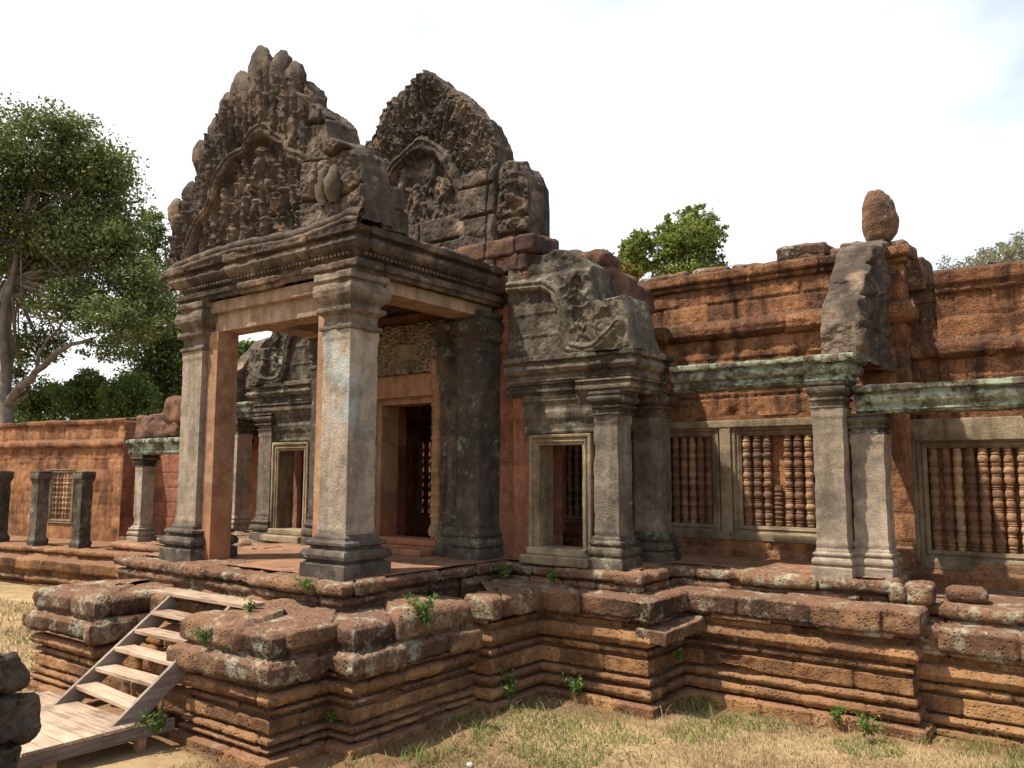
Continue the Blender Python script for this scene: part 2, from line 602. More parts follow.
M['green'] = stone('sandstone_lichened', (0.026, 0.023, 0.018), (0.085, 0.068, 0.048), (0.19, 0.155, 0.115), stain=(0.017, 0.015, 0.012), stain_amt=0.8,
                   lich=(0.25, 0.275, 0.195), lich_at=0.575, bump=0.8, seed=7)
M['pale'] = stone('sandstone_pale', (0.15, 0.115, 0.085), (0.29, 0.235, 0.175), (0.40, 0.335, 0.26), stain=(0.075, 0.06, 0.045), stain_amt=0.6,
                  patch=(0.30, 0.33, 0.31), patch_at=0.58, bump=0.8, seed=8)
M['shaft'] = stone('sandstone_shaft', (0.13, 0.105, 0.08), (0.27, 0.215, 0.155), (0.38, 0.31, 0.24), stain=(0.065, 0.052, 0.042), stain_amt=0.55,
                   lich=(0.36, 0.38, 0.33), lich_at=0.62, bump=0.5, seed=9)
M['frame'] = stone('sandstone_frame', (0.10, 0.075, 0.05), (0.22, 0.165, 0.10), (0.33, 0.26, 0.17), stain=(0.045, 0.036, 0.026), stain_amt=0.65, bump=0.6, seed=10)
M['warm'] = stone('sandstone_warm', (0.15, 0.078, 0.042), (0.29, 0.165, 0.095), (0.38, 0.25, 0.16), stain=(0.10, 0.055, 0.035), stain_amt=0.5, bump=0.5,
                  grad=(-0.2, 1.35, (0.36, 0.11, 0.04)), seed=11)
M['beam'] = stone('sandstone_beam', (0.17, 0.11, 0.07), (0.31, 0.215, 0.14), (0.40, 0.30, 0.21), stain=(0.09, 0.065, 0.045), stain_amt=0.6, bump=0.5, seed=12)
M['baluster'] = stone('sandstone_baluster', (0.14, 0.075, 0.042), (0.28, 0.16, 0.085), (0.40, 0.26, 0.145), stain=(0.06, 0.04, 0.03), stain_amt=0.65, bump=0.6, blk=1.0, seed=13)
M['black_stone'] = stone('sandstone_black', (0.03, 0.025, 0.02), (0.07, 0.055, 0.042), (0.14, 0.115, 0.09), stain=(0.02, 0.017, 0.015), stain_amt=0.5,
                  lich=(0.22, 0.26, 0.18), lich_at=0.58, bump=0.5, seed=14)  # blackish sandstone with green lichen patches
M['rock'] = stone('rock_dark', (0.03, 0.024, 0.02), (0.06, 0.048, 0.038), (0.12, 0.095, 0.07), lich=(0.2, 0.2, 0.16), lich_at=0.62, pit=0.8, pit_sc=18.0, bump=1.0, seed=15)
M['plank'] = wood('plank', (0.15, 0.105, 0.075), (0.31, 0.215, 0.145), (0.43, 0.315, 0.22))
M['board'] = wood('board', (0.10, 0.075, 0.06), (0.17, 0.13, 0.105), (0.25, 0.2, 0.16), along='Y')
M['post'] = wood('post', (0.16, 0.08, 0.045), (0.27, 0.14, 0.075), (0.34, 0.2, 0.12), along='Y')
M['bark'] = stone('bark', (0.07, 0.058, 0.048), (0.155, 0.13, 0.105), (0.26, 0.22, 0.18), stain_amt=0.3, bump=0.6, seed=16)
M['leaf'] = leaf_mat('leaf_dark', (0.04, 0.062, 0.018), (0.095, 0.125, 0.034), (0.22, 0.23, 0.06), 0.45)
M['leaf2'] = leaf_mat('leaf_mid', (0.045, 0.08, 0.02), (0.10, 0.155, 0.035), (0.22, 0.26, 0.06), 0.42)
M['leaf4'] = leaf_mat('leaf_bright', (0.07, 0.11, 0.025), (0.15, 0.20, 0.04), (0.27, 0.29, 0.06), 0.45)
M['leaf3'] = leaf_mat('leaf_sparse', (0.13, 0.135, 0.08), (0.22, 0.22, 0.13), (0.33, 0.31, 0.2))
M['leafy'] = leaf_mat('leaf_yellow', (0.05, 0.085, 0.015), (0.13, 0.14, 0.02), (0.34, 0.16, 0.03))
M['weed'] = leaf_mat('weed', (0.035, 0.07, 0.012), (0.08, 0.15, 0.025), (0.17, 0.22, 0.05))
M['litter'] = leaf_mat('leaf_litter', (0.05, 0.028, 0.015), (0.13, 0.075, 0.035), (0.26, 0.17, 0.08), 0.1)
M['pebble'] = stone('pebble', (0.22, 0.2, 0.17), (0.36, 0.33, 0.29), (0.45, 0.42, 0.38), stain_amt=0.2, bump=0.3, seed=33)
M['straw'] = leaf_mat('straw', (0.17, 0.125, 0.06), (0.32, 0.245, 0.125), (0.46, 0.37, 0.2), 0.2)
M['grass'] = leaf_mat('grass_green', (0.06, 0.10, 0.02), (0.14, 0.19, 0.04), (0.30, 0.30, 0.09), 0.3)


def ground_mat():
    t = NT('dry_ground')
    n1 = t.noise(t.pos(), 0.55, 6, 0.62)
    n2 = t.noise(t.pos(), 4.5, 6, 0.68)
    n3 = t.noise(t.pos(), 60, 4, 0.7)
    f = t.math('ADD', t.math('MULTIPLY', n1, 0.5), t.math('ADD', t.math('MULTIPLY', n2, 0.3), t.math('MULTIPLY', n3, 0.2)))
    col = t.ramp(f, (0.38, (0.13, 0.08, 0.042)), (0.48, (0.26, 0.175, 0.09)), (0.62, (0.40, 0.29, 0.155)))
    m = t.ramp(t.noise(t.pos(loc=(4, 4, 4)), 0.9, 6, 0.7), (0.56, 0.0), (0.68, 0.65))
    col = t.mix(m, col, (0.17, 0.18, 0.06))
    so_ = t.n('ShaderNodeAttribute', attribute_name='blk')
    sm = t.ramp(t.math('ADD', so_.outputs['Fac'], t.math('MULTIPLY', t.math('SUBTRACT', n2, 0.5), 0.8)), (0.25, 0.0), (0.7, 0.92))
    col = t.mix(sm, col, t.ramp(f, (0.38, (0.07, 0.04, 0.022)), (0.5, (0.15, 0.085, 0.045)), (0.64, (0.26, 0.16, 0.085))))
    b = t.n('ShaderNodeBump', i_Height=t.math('ADD', n3, n2), i_Strength=0.6, i_Distance=0.03)
    pb = t.n('ShaderNodeBsdfPrincipled', i_Base_Color=col, i_Roughness=1.0, i_Normal=b.outputs[0])
    pb.inputs['Specular IOR Level'].default_value = 0.05
    t.t.links.new(pb.outputs[0], t.out.inputs[0])
    return t.m


M['ground'] = ground_mat()
AX = -9.3          # axis of the gatehouse


def mir(path):
    return [(2 * AX - x, y) for x, y in reversed(path)]


def rect(x0, x1, y0, y1):     # closed plan path, outward to the right of travel
    return [(x0, y0), (x1, y0), (x1, y1), (x0, y1)]


# ---------------------------------------------------------------- ground
def spread(lo, hi, c, near, k):
    s = np.linspace(-1, 1, k)
    g = np.sinh(s * 5.2) / math.sinh(5.2)
    return c + np.where(g < 0, -g * (lo - c), g * (hi - c))


gx = spread(-420, 420, -7, 1, 321)
gy = spread(-300, 480, 6.5, 1, 281)
GXm, GYm = np.meshgrid(gx, gy, indexing='ij')


def ground_z(x, y):
    P = np.stack([x, y, x * 0], -1)
    return -1.58 + 0.045 * fbm(P, 0.5, 3, seed=61) + 0.018 * fbm(P, 3.2, 3, seed=62)


def base_dist(x, y):
    pts = [(-22, 9.6), (-16.5, 9.9), (-13.9, 9.9), (-13.9, 8.9), (-12.3, 8.9), (-12.1, 5.95), (-11.8, 5.2), (-10.3, 5.2), (-8.2, 5.2), (-6.85, 5.2), (-6.5, 5.95), (-6.5, 7.9), (-6.25, 8.95), (-4.72, 8.95), (-4.72, 9.95), (-2.05, 9.95), (3, 10.2)]
    d = np.full(x.shape, 99.0)
    for (ax_, ay_), (bx_, by_) in zip(pts[:-1], pts[1:]):
        vx, vy = bx_ - ax_, by_ - ay_
        t_ = np.clip(((x - ax_) * vx + (y - ay_) * vy) / (vx * vx + vy * vy), 0, 1)
        d = np.minimum(d, np.hypot(x - ax_ - t_ * vx, y - ay_ - t_ * vy))
    return d


def foot_mask(x, y):  # darker brown ground with thinner grass, fading out from the terrace foot
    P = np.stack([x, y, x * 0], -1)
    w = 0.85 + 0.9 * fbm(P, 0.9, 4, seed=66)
    side = np.where((x > -7.2) & (x < -4.9) & (y > 4.0), 1.0, 0.0)  # spreads wider right of the porch
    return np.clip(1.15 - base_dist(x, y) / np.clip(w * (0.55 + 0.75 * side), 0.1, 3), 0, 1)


b = MB()
b.grid(np.stack([GXm, GYm, ground_z(GXm, GYm)], -1), B=foot_mask(GXm, GYm))
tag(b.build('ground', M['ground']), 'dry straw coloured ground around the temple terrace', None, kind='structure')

# ---------------------------------------------------------------- terrace
PF = [(0.20, -1.95), (0.19, -1.475), (0.16, -1.46), (0.0, -1.458), (0.0, -1.428), (0.10, -1.425), (0.125, -1.37), (0.10, -1.312), (0.0, -1.308), (0.0, -1.27),
      (0.085, -1.265), (0.105, -1.225), (0.085, -1.185), (-0.01, -1.18), (-0.01, -1.15), (0.055, -1.147), (0.055, -0.975), (-0.02, -0.972), (-0.02, -0.925),
      (0.06, -0.922), (0.07, -0.89), (0.06, -0.862), (-0.02, -0.858), (-0.02, -0.82), (0.075, -0.815), (0.125, -0.74), (0.085, -0.655), (0.01, -0.63), (0.03, -0.56),
      (0.14, -0.53), (0.17, -0.48), (0.18, -0.27), (0.14, -0.235), (-0.75, -0.215)]
CF = [-1.45, -1.29, -1.165, -0.95, -0.84, -0.63, -0.52]
PK = [(0.20, -1.95), (0.18, -1.51), (0.0, -1.49), (0.0, -1.472), (0.10, -1.468), (0.11, -1.43), (0.0, -1.415), (0.0, -1.39),
      (0.09, -1.385), (0.09, -1.335), (-0.01, -1.33), (-0.01, -1.30), (0.05, -1.297), (0.05, -1.17), (-0.02, -1.167), (-0.02, -1.12),
      (0.06, -1.117), (0.06, -1.075), (-0.02, -1.07), (-0.02, -1.03), (0.085, -1.025), (0.125, -0.97), (0.085, -0.91), (0.0, -0.90), (0.03, -0.85),
      (0.15, -0.83), (0.18, -0.79), (0.18, -0.63), (0.14, -0.60), (0.10, -0.595), (0.06, -0.57), (0.09, -0.52), (0.09, -0.38), (0.03, -0.32), (-0.12, -0.30), (-0.62, -0.30)]
CK = [-1.48, -1.40, -1.315, -1.145, -1.05, -0.90, -0.60, -0.58]
PA = [(-0.06, -0.42), (-0.01, -0.27), (0.02, -0.24), (0.02, -0.175), (-0.06, -0.165), (-0.05, -0.15), (0.04, -0.14), (0.06, -0.11), (0.06, -0.045), (0.03, -0.008), (-0.75, 0.0)]
CA = [-0.165]

ter = thing('temple_terrace', 'tall moulded brown laterite terrace carrying the gatehouse, reached by the wooden stair', 'terrace', (AX, 7, -1.5))
right_face = [(-6.5, 7.9), (-6.25, 7.9), (-6.25, 8.95), (-4.72, 8.95), (-4.72, 9.95), (-2.05, 9.95), (-2.05, 11.2)]
flank = [(-12.1, 7.9), (-12.1, 5.95), (-11.75, 5.95), (-11.75, 5.2), (-10.3, 5.2), (-10.3, 6.3), (-8.17, 6.3), (-8.17, 5.2), (-6.85, 5.2),
         (-6.85, 5.95), (-6.5, 5.95), (-6.5, 7.9)]
i_f = 28
for path_, sd in ((right_face, 3), (mir(right_face), 4)):
    b = MB()
    b.sweep(path_, PF[:i_f + 1] + [(-0.12, -0.55)], ds=0.03, dp=0.016, courses=CF, rough=0.015, rf=12, groove=0.022, gw=0.009, off=0.007, wear=0.12, worn_r=0.016, chunk=0.05, wave=0.007, seed=sd)
    b.build('moulded_base', M['base'], ter)
    b = MB()
    b.sweep(path_, [(-0.12, -0.60)] + PF[i_f:], ds=0.025, dp=0.02, courses=[-0.52], bl=(0.5, 1.0), rough=0.02, rf=8, groove=0.045, gw=0.014, off=0.022, wear=0.4, worn_r=0.03, chunk=0.07, wave=0.014, seed=sd + 30)
    b.build('capping_course', M['cap'], ter)
i_cap = 25
b = MB()
b.sweep(flank, PK[:i_cap + 1] + [(-0.12, -0.80)], ds=0.03, dp=0.02, courses=CK, rough=0.016, rf=12, groove=0.022, gw=0.009, off=0.007, wear=0.12, worn_r=0.016, chunk=0.05, wave=0.007, seed=5)
b.build('porch_base', M['base'], ter)
b = MB()
b.sweep(flank, [(-0.12, -0.86)] + PK[i_cap:], ds=0.03, dp=0.025, courses=CK, bl=(0.55, 1.0), rough=0.028, rf=8, groove=0.05, gw=0.016, off=0.035, wear=0.5, worn_r=0.045, chunk=0.10, wave=0.025, seed=6)
b.block((-7.35, 6.0, -0.42), (1.3, 1.4, 0.18), rnd=0.04, rough=0.02)
b.block((-11.05, 6.0, -0.42), (1.3, 1.4, 0.18), rnd=0.04, rough=0.02)
b.build('capping_course', M['cap'], ter)
b = MB()
apath = [(-16.3, 10.25), (-13.67, 10.25), (-13.67, 9.2), (-12.0, 9.2), (-12.0, 6.3), (-7.1, 6.3), (-7.1, 9.2), (-4.93, 9.2), (-4.93, 10.25), (-2.3, 10.25), (-2.3, 11.6)]
b.sweep(apath, PA, ds=0.03, dp=0.02, courses=CA, bl=(0.5, 1.0), rough=0.022, rf=8, groove=0.04, gw=0.014, off=0.02, wear=0.4, worn_r=0.03, chunk=0.07, wave=0.014, seed=7)
b.build('upper_course', M['cap'], ter)
b = MB()
for x0, x1, y0, y1 in ((-11.9, -7.2, 6.6, 9.4), (-13.5, -5.1, 9.4, 10.5), (-16.2, -2.4, 10.5, 12.2)):
    gx_, gy_ = np.meshgrid(np.linspace(x0, x1, int((x1 - x0) / 0.08)), np.linspace(y0, y1, int((y1 - y0) / 0.08)), indexing='ij')
    Pq = np.stack([gx_, gy_, 0 * gx_], -1)
    Pq[..., 2] = 0.006 + 0.014 * fbm(Pq, 3, 4, seed=8)
    b.grid(Pq)
b.build('paving', M['paving'], ter)
b = MB()
b.block((-4.60, 9.36, -0.66), (0.42, 1.05, 0.17), rnd=0.03, rough=0.03, warp=0.06, seed=77, tilt=(0.03, 0.06), res=0.035)
b.build('broken_slab', M['cap'], ter)
b = MB()          # worn stone steps hidden under the wooden stair
for k in range(4):
    for j in range(3):
        b.block((-9.9 + j * 0.62 + 0.1 * (k % 2), 6.05 - 0.2 * k, -0.48 - 0.27 * k), (0.6, 0.55, 0.27), rnd=0.07, rough=0.03, warp=0.05, seed=k * 7 + j, rz=0.05 * (j - 1))
b.build('stone_step', M['base'], ter)


# ---------------------------------------------------------------- pillars
def square_pillar(parent, cx, cy, z0, w, shaft_z0, shaft_z1, top, m_base, m_shaft, m_cap, seed=0, wd=None, over=0.10, name='pillar', res=0.03, cover=None, chip=0.03):
    """pillar part with base, shaft and capital below it"""
    hw, hd = w / 2, (wd or w) / 2
    R = rect(cx - hw, cx + hw, cy - hd, cy + hd)
    hb, hc = shaft_z0 - z0, top - shaft_z1
    sh = MB()
    sh.sweep(R, [(0.0, shaft_z0 - 0.02), (0.012, shaft_z0 + 0.05), (0.0, shaft_z0 + 0.10), (0, shaft_z1 - 0.12), (0.01, shaft_z1 - 0.1), (0.01, shaft_z1 + 0.02)],
             closed=True, ds=res, dp=res, rough=0.010, rf=11, wear=0.3, worn_r=0.022, chunk=chip, wave=0.002, seed=seed + 1)
    o = sh.build(name, m_shaft, parent)
    bs = MB()
    k = hb
    bs.sweep(R, [(over, z0 - 0.03), (over, z0 + 0.30 * k), (over * 0.75, z0 + 0.33 * k), (over * 0.55, z0 + 0.36 * k), (over * 1.0, z0 + 0.42 * k), (over * 1.08, z0 + 0.52 * k), (over * 0.9, z0 + 0.62 * k),
                 (over * 0.4, z0 + 0.66 * k), (over * 0.4, z0 + 0.70 * k), (over * 0.75, z0 + 0.74 * k), (over * 0.75, z0 + 0.82 * k), (over * 0.3, z0 + 0.86 * k), (over * 0.3, z0 + 0.93 * k), (0.0, z0 + 1.0 * k), (-0.1, z0 + k)],
             closed=True, ds=res, dp=0.011, rough=0.009, rf=9, wear=0.12, worn_r=0.016, chunk=0.04, wave=0.003, seed=seed + 2)
    bs.build('base', m_base, o)
    cp = MB()
    over = cover or over * 0.8
    z1, k = shaft_z1, hc
    cp.sweep(R, [(0.0, z1), (over * 0.45, z1 + 0.03 * k), (over * 0.45, z1 + 0.09 * k), (0.0, z1 + 0.11 * k), (0.0, z1 + 0.26 * k), (over * 0.3, z1 + 0.28 * k), (over * 0.85, z1 + 0.33 * k), (over * 0.85, z1 + 0.40 * k),
                 (over * 0.2, z1 + 0.42 * k), (over * 0.2, z1 + 0.46 * k), (over * 0.75, z1 + 0.52 * k), (over * 1.2, z1 + 0.60 * k), (over * 1.35, z1 + 0.70 * k), (over * 1.15, z1 + 0.80 * k), (over * 0.6, z1 + 0.83 * k), (over * 0.6, z1 + 0.86 * k), (over * 1.1, z1 + 0.88 * k), (over * 1.1, z1 + k), (-0.1, z1 + k)],
             closed=True, ds=res, dp=0.011, rough=0.012, rf=9, wear=0.15, worn_r=0.016, chunk=0.05, wave=0.004, seed=seed + 3)
    cp.build('capital', m_cap, o)
    return o


# turned stone baluster, one mesh shared
def baluster_prof(h, r):
    p = [(r * 0.8, 0)]
    def bead(z, a, rr):
        for t in (-1, -0.5, 0, 0.5, 1):
            p.append((rr * (0.72 + 0.28 * math.cos(t * 1.3)), z + a * t))
    z = 0.0
    units = [(0.030, .85), (0.016, .95), (0.055, 1.0), (0.016, .9), (0.012, .8), (0.045, 1.05), (0.014, .9), (0.014, .9), (0.06, 1.0), (0.014, .86), (0.014, .92), (0.05, 1.05), (0.014, .9), (0.055, 1.0),
             (0.014, .86), (0.014, .92), (0.06, 1.0), (0.014, .9), (0.045, 1.05), (0.012, .8), (0.016, .9), (0.055, 1.0), (0.016, .95), (0.030, .85)]
    tot = sum(2 * a for a, _ in units)
    for a, rr in units:
        a *= h / tot
        bead(z + a, a * 0.97, rr * r)
        z += 2 * a
    p.append((r * 0.8, h))
    return p


def window(parent, x0, x1, z0, z1, Y, n, depth=0.14, fw=0.13, skip=(), mat=None, bmat=None, back='wall', missing=None, mapf=None, rb=None, open_back=False):
    """window part: moulded stone frame with balusters (and a stone panel behind) as sub-parts"""
    mat = mat or M['frame']
    fr = MB()
    mp_ = (lambda Q: np.stack([Q[..., 0], Y - Q[..., 2], Q[..., 1]], -1))
    if mapf:
        f0 = mp_
        mp_ = lambda Q: mapf(f0(Q))
    path = [(x0, z0), (x1, z0), (x1, z1), (x0, z1)]
    prof = [(0.0, -depth), (0.0, 0.0), (0.03, 0.0), (0.03, 0.018), (0.055, 0.018), (0.06, 0.0), (0.08, 0.0), (0.085, 0.03), (fw, 0.03), (fw, -0.03)]
    fr.sweep(path, [(u, c) for u, c in prof], closed=True, ds=0.06, dp=0.02, rough=0.004, wear=0.3, worn_r=0.012, wave=0.0, chunk=0.008, mapf=mp_, seed=int(abs(x0 * 31)) % 97)
    w = fr.build('window', mat, parent)
    if not open_back:
        pb_ = MB()
        gx_, gz_ = np.meshgrid(np.linspace(x0 - 0.02, x1 + 0.02, 12), np.linspace(z0 - 0.02, z1 + 0.02, 12), indexing='ij')
        G = np.stack([gx_, gz_, -depth + 0.006 * fbm(np.stack([gx_, gz_, gx_], -1), 5)], -1)
        pb_.grid(mp_(G))
        pb_.build('back_panel', M[back], w)
    sp = (x1 - x0) / n
    r = rb or sp * 0.44
    for i in range(n):
        if i in skip:
            continue
        bb = MB()
        c = np.array([x0 + sp * (i + 0.5), Y + depth * 0.5 - 0.01, z0])
        if mapf:
            c = mapf(c[None])[0]
        h = (z1 - z0) * (0.45 if missing == i else 1.0)
        bb.lathe(c + np.array([RNG.normal() * 0.004, RNG.normal() * 0.004, 0]), baluster_prof(h, r * RNG.uniform(0.94, 1.05)), 14, rough=RNG.uniform(0.006, 0.02), val=RNG.random())
        bb.build('baluster', bmat or M['baluster'], w)
    return w


# ---------------------------------------------------------------- carving
def dome(d, r):
    return r * np.sqrt(np.clip(1 - (d / r) ** 2, 0, 1))


def seg_d(X, Z, a, b_):
    ax_, az = a
    dx, dz = b_[0] - ax_, b_[1] - az
    L2 = dx * dx + dz * dz + 1e-9
    t = np.clip(((X - ax_) * dx + (Z - az) * dz) / L2, 0, 1)
    return np.hypot(X - ax_ - t * dx, Z - az - t * dz)


def poly_d(X, Z, pts):
    d = np.full(X.shape, 9.0)
    for a, b_ in zip(pts[:-1], pts[1:]):
        d = np.minimum(d, seg_d(X, Z, a, b_))
    return d


def figure(H, X, Z, cx, cz, s, rg, k=1.0):
    m = (np.abs(X - cx) < s) & (np.abs(Z - cz) < s)
    if not m.any():
        return
    x, z = X[m] - cx, Z[m] - cz
    h = H[m]
    lean = rg.uniform(-0.15, 0.15) * s
    hd = (lean, 0.36 * s)
    h = np.maximum(h, k * 1.2 * dome(np.hypot(x - hd[0], z - hd[1]), 0.13 * s))
    h = np.maximum(h, k * dome(seg_d(x, z, (lean, 0.2 * s), (0, -0.08 * s)), 0.15 * s))
    for sg in (-1, 1):
        el = (lean + sg * rg.uniform(0.2, 0.32) * s, rg.uniform(-0.05, 0.2) * s)
        ha = (el[0] + sg * rg.uniform(-0.15, 0.15) * s, el[1] + rg.uniform(-0.2, 0.28) * s)
        h = np.maximum(h, k * 0.8 * dome(seg_d(x, z, (lean + sg * 0.13 * s, 0.2 * s), el), 0.065 * s))
        h = np.maximum(h, k * 0.8 * dome(seg_d(x, z, el, ha), 0.055 * s))
        kn = (sg * rg.uniform(0.12, 0.34) * s, -rg.uniform(0.12, 0.3) * s)
        ft = (kn[0] + sg * rg.uniform(-0.22, 0.1) * s, -0.46 * s)
        h = np.maximum(h, k * 0.95 * dome(seg_d(x, z, (sg * 0.06 * s, -0.1 * s), kn), 0.09 * s))
        h = np.maximum(h, k * 0.85 * dome(seg_d(x, z, kn, ft), 0.07 * s))
    H[m] = h


def scrolls(H, X, Z, pts, rg, r=0.09, k=0.5):
    for cx, cz in pts:
        rr = r * rg.uniform(0.7, 1.25)
        m = (np.abs(X - cx) < rr) & (np.abs(Z - cz) < rr)
        if not m.any():
            continue
        x, z = X[m] - cx, Z[m] - cz
        d = np.hypot(x, z)
        an = np.arctan2(z, x)
        sp = 0.5 + 0.5 * np.cos(d / rr * 13 - an * (1 if rg.random() < 0.5 else -1))
        H[m] = np.maximum(H[m], k * dome(d, rr) * (0.35 + 0.65 * sp))


def fine(X, Z, f, seed, amp):
    """small curling leafwork: ridged noise"""
    P = np.stack([X, Z, 0 * X], -1)
    P = P + 0.06 * np.stack([fbm(P, 5, 2, seed=seed + 1), fbm(P, 5, 2, seed=seed + 2), 0 * X], -1)
    n_ = np.abs(fbm(P, f, 2, seed=seed))
    return amp * (1 - np.clip(n_ / 0.28, 0, 1) ** 0.7 * 1.6)


def polar_field(outline, c):
    o = np.asarray(outline, float) - np.asarray(c)
    th = np.arctan2(o[:, 1], -o[:, 0])
    R = np.hypot(o[:, 0], o[:, 1])
    i = np.argsort(th)
    th, R = th[i], R[i]
    # smooth the outline radius
    g = np.linspace(th[0], th[-1], 160)
    Rg = np.interp(g, th, R)
    kern = np.exp(-np.linspace(-2, 2, 17) ** 2)
    Rs = np.convolve(np.pad(Rg, 8, mode='edge'), kern / kern.sum(), 'valid')

    def f(X, Z):
        a = np.arctan2(Z - c[1], -(X - c[0]))
        return np.hypot(X - c[0], Z - c[1]) / np.interp(a, g, Rs), a
    return f


# ================================================================ GATEHOUSE
gh = thing('gatehouse', 'tall sandstone gatehouse with pillared porch and two carved pediments behind the wooden stair', 'gatehouse', (AX, 9, 0))

# porch pillars
FRC, FLC = (-7.71, 6.89), (-10.86, 6.89)
square_pillar(gh, FRC[0], FRC[1], 0.0, 0.49, 0.50, 2.98, 3.70, M['black_stone'], M['pale'], M['capital'], seed=11, wd=0.46, over=0.15, cover=0.085, chip=0.09)
square_pillar(gh, FLC[0], FLC[1], 0.0, 0.49, 0.50, 2.98, 3.70, M['black_stone'], M['shaft'], M['capital'], seed=21, wd=0.46, over=0.15, cover=0.085, chip=0.08)
# inner posts and beam behind the front pillars
for xa, xb in ((-10.59, -10.36), (-8.16, -7.98)):
    p = MB()
    p.sweep(rect(xa, xb, 6.74, 7.08), [(0, 0), (0, 3.26)], closed=True, dp=0.06, rough=0.004, wear=0.2, worn_r=0.015, wave=0, seed=5)
    p.build('jamb_post', M['warm'], gh)
p = MB()
p.block((AX + 0.03, 6.99, 3.40), (2.56, 0.36, 0.28), rnd=0.015, rough=0.004, res=0.1)
p.build('inner_beam', M['beam'], gh)
# architrave beams
p = MB()
p.block((AX, 6.97, 3.615), (2.66, 0.5, 0.17), rnd=0.012, rough=0.005, res=0.1)
p.build('front_beam', M['beam'], gh)
for sx in (-1, 1):
    p = MB()
    p.block((AX + sx * 1.57, 8.36, 3.62), (0.5, 2.2, 0.18), rnd=0.012, rough=0.005, res=0.1)
    p.build('side_beam', M['beam'], gh)
# entablature
ENT = [(-0.05, 3.70), (0.02, 3.70), (0.02, 3.75), (0.07, 3.76), (0.08, 3.83), (0.04, 3.85), (0.02, 3.86), (0.02, 3.94), (0.06, 3.96), (0.10, 3.99), (0.14, 4.05), (0.12, 4.11), (0.07, 4.12), (0.07, 4.15), (0.16, 4.16), (0.17, 4.25), (0.12, 4.27), (-0.8, 4.30)]
p = MB()
p.sweep([(-11.22, 9.7), (-11.22, 6.66), (-7.38, 6.66), (-7.38, 9.75)], ENT, ds=0.025, dp=0.010, courses=[3.88], bl=(0.7, 1.3), rough=0.018, rf=10, groove=0.03, gw=0.012, off=0.01, wear=0.2, worn_r=0.018, chunk=0.07, wave=0.012, seed=31)
for i in range(50):
    p.block((-11.1 + i * 0.074, 6.60, 3.915), (0.05, 0.05, 0.05), rnd=0.018, rough=0.004, res=0.05, val=0.5)
for i in range(40):
    p.block((-7.32, 6.75 + i * 0.072, 3.915), (0.05, 0.05, 0.05), rnd=0.018, rough=0.004, res=0.05, val=0.5)
p.build('entablature', M['dark'], gh)
# roof over the porch
p = MB()
p.block((AX, 8.3, 3.98), (3.5, 2.9, 0.3), rnd=0.03, rough=0.015, res=0.12)
for i in range(4):
    p.block((-7.95 - 0.15 * (i % 2), 7.5 + i * 0.62, 4.32), (0.8, 0.6, 0.26), rnd=0.08, rough=0.03, warp=0.05, seed=i, res=0.06)
    p.block((-8.5, 7.5 + i * 0.6, 4.42), (0.8, 0.58, 0.4), rnd=0.08, rough=0.03, warp=0.05, seed=i + 9, res=0.06)
    p.block((-10.5, 7.5 + i * 0.6, 4.36), (1.3, 0.58, 0.36), rnd=0.08, rough=0.03, warp=0.05, seed=i + 19, res=0.06)
p.build('porch_roof', M['roof'], gh)

# ---- front pediment
T1 = [(-11.78, 5.2), (-11.76, 5.46), (-11.40, 5.44), (-11.38, 5.64), (-11.14, 5.62), (-11.12, 5.86), (-10.95, 6.06), (-10.93, 6.30), (-10.72, 6.27), (-10.70, 6.56), (-10.50, 6.53), (-10.41, 6.78), (-10.28, 6.92), (-10.09, 6.88),
      (-10.06, 7.08), (-9.98, 7.13), (-9.86, 7.06), (-9.72, 7.22), (-9.56, 7.31), (-9.44, 7.29), (-9.34, 7.12), (-9.28, 7.10), (-9.20, 7.12), (-9.08, 7.04), (-9.0, 6.86), (-8.88, 6.86), (-8.78, 6.82), (-8.68, 6.62), (-8.52, 6.62), (-8.36, 6.46), (-8.25, 6.18),
      (-8.05, 6.08), (-7.85, 5.92), (-7.66, 5.72), (-7.60, 5.48), (-7.34, 5.36), (-7.12, 5.16), (-6.99, 4.76), (-6.93, 4.4)]
T1 = [(x, z if x < -10.3 or x > -8.75 else min(z, 6.92 - 0.45 * abs(x + 9.5) ** 1.4)) for x, z in T1]
T1 = [(x - 0.22 * min(1, max(0, (x + 9.3) / 0.6)), z) for x, z in T1]
ft = lin(*T1)
xs = np.unique(np.concatenate([np.linspace(-11.78, -7.15, 440), [q[0] for q in T1]]))
zt = ft(xs)
zb = lin((-11.78, 4.05), (-11.3, 4.16), (-11.0, 4.25), (-7.6, 4.25), (-7.3, 4.3), (-7.15, 4.28))(xs)
zb = np.minimum(zb, zt - 0.05)
pf1 = polar_field(T1, (-9.4, 4.2))
rg = np.random.default_rng(12)


def blade(H, X, Z, root, tip, w, h):
    """pointed leaf with a midrib"""
    r0, t0 = np.asarray(root, float), np.asarray(tip, float)
    d = t0 - r0
    L = np.hypot(*d)
    d = d / L
    m = (np.abs(X - (r0[0] + t0[0]) / 2) < L / 2 + w) & (np.abs(Z - (r0[1] + t0[1]) / 2) < L / 2 + w)
    if not m.any():
        return
    x, z = X[m] - r0[0], Z[m] - r0[1]
    t = (x * d[0] + z * d[1]) / L
    q = np.abs(-x * d[1] + z * d[0])
    wt_ = w * np.sqrt(np.clip(np.sin(np.clip(t, 0, 1) ** 0.8 * math.pi), 0, 1)) + 1e-6
    a = q / wt_
    v = np.where((a < 1) & (t > 0) & (t < 1), h * np.sqrt(np.clip(1 - a ** 2, 0, 1)) * (0.75 + 0.25 * t) - 0.22 * h * np.exp(-((a - 0.45) / 0.09) ** 2), 0)
    H[m] = np.maximum(H[m], v)


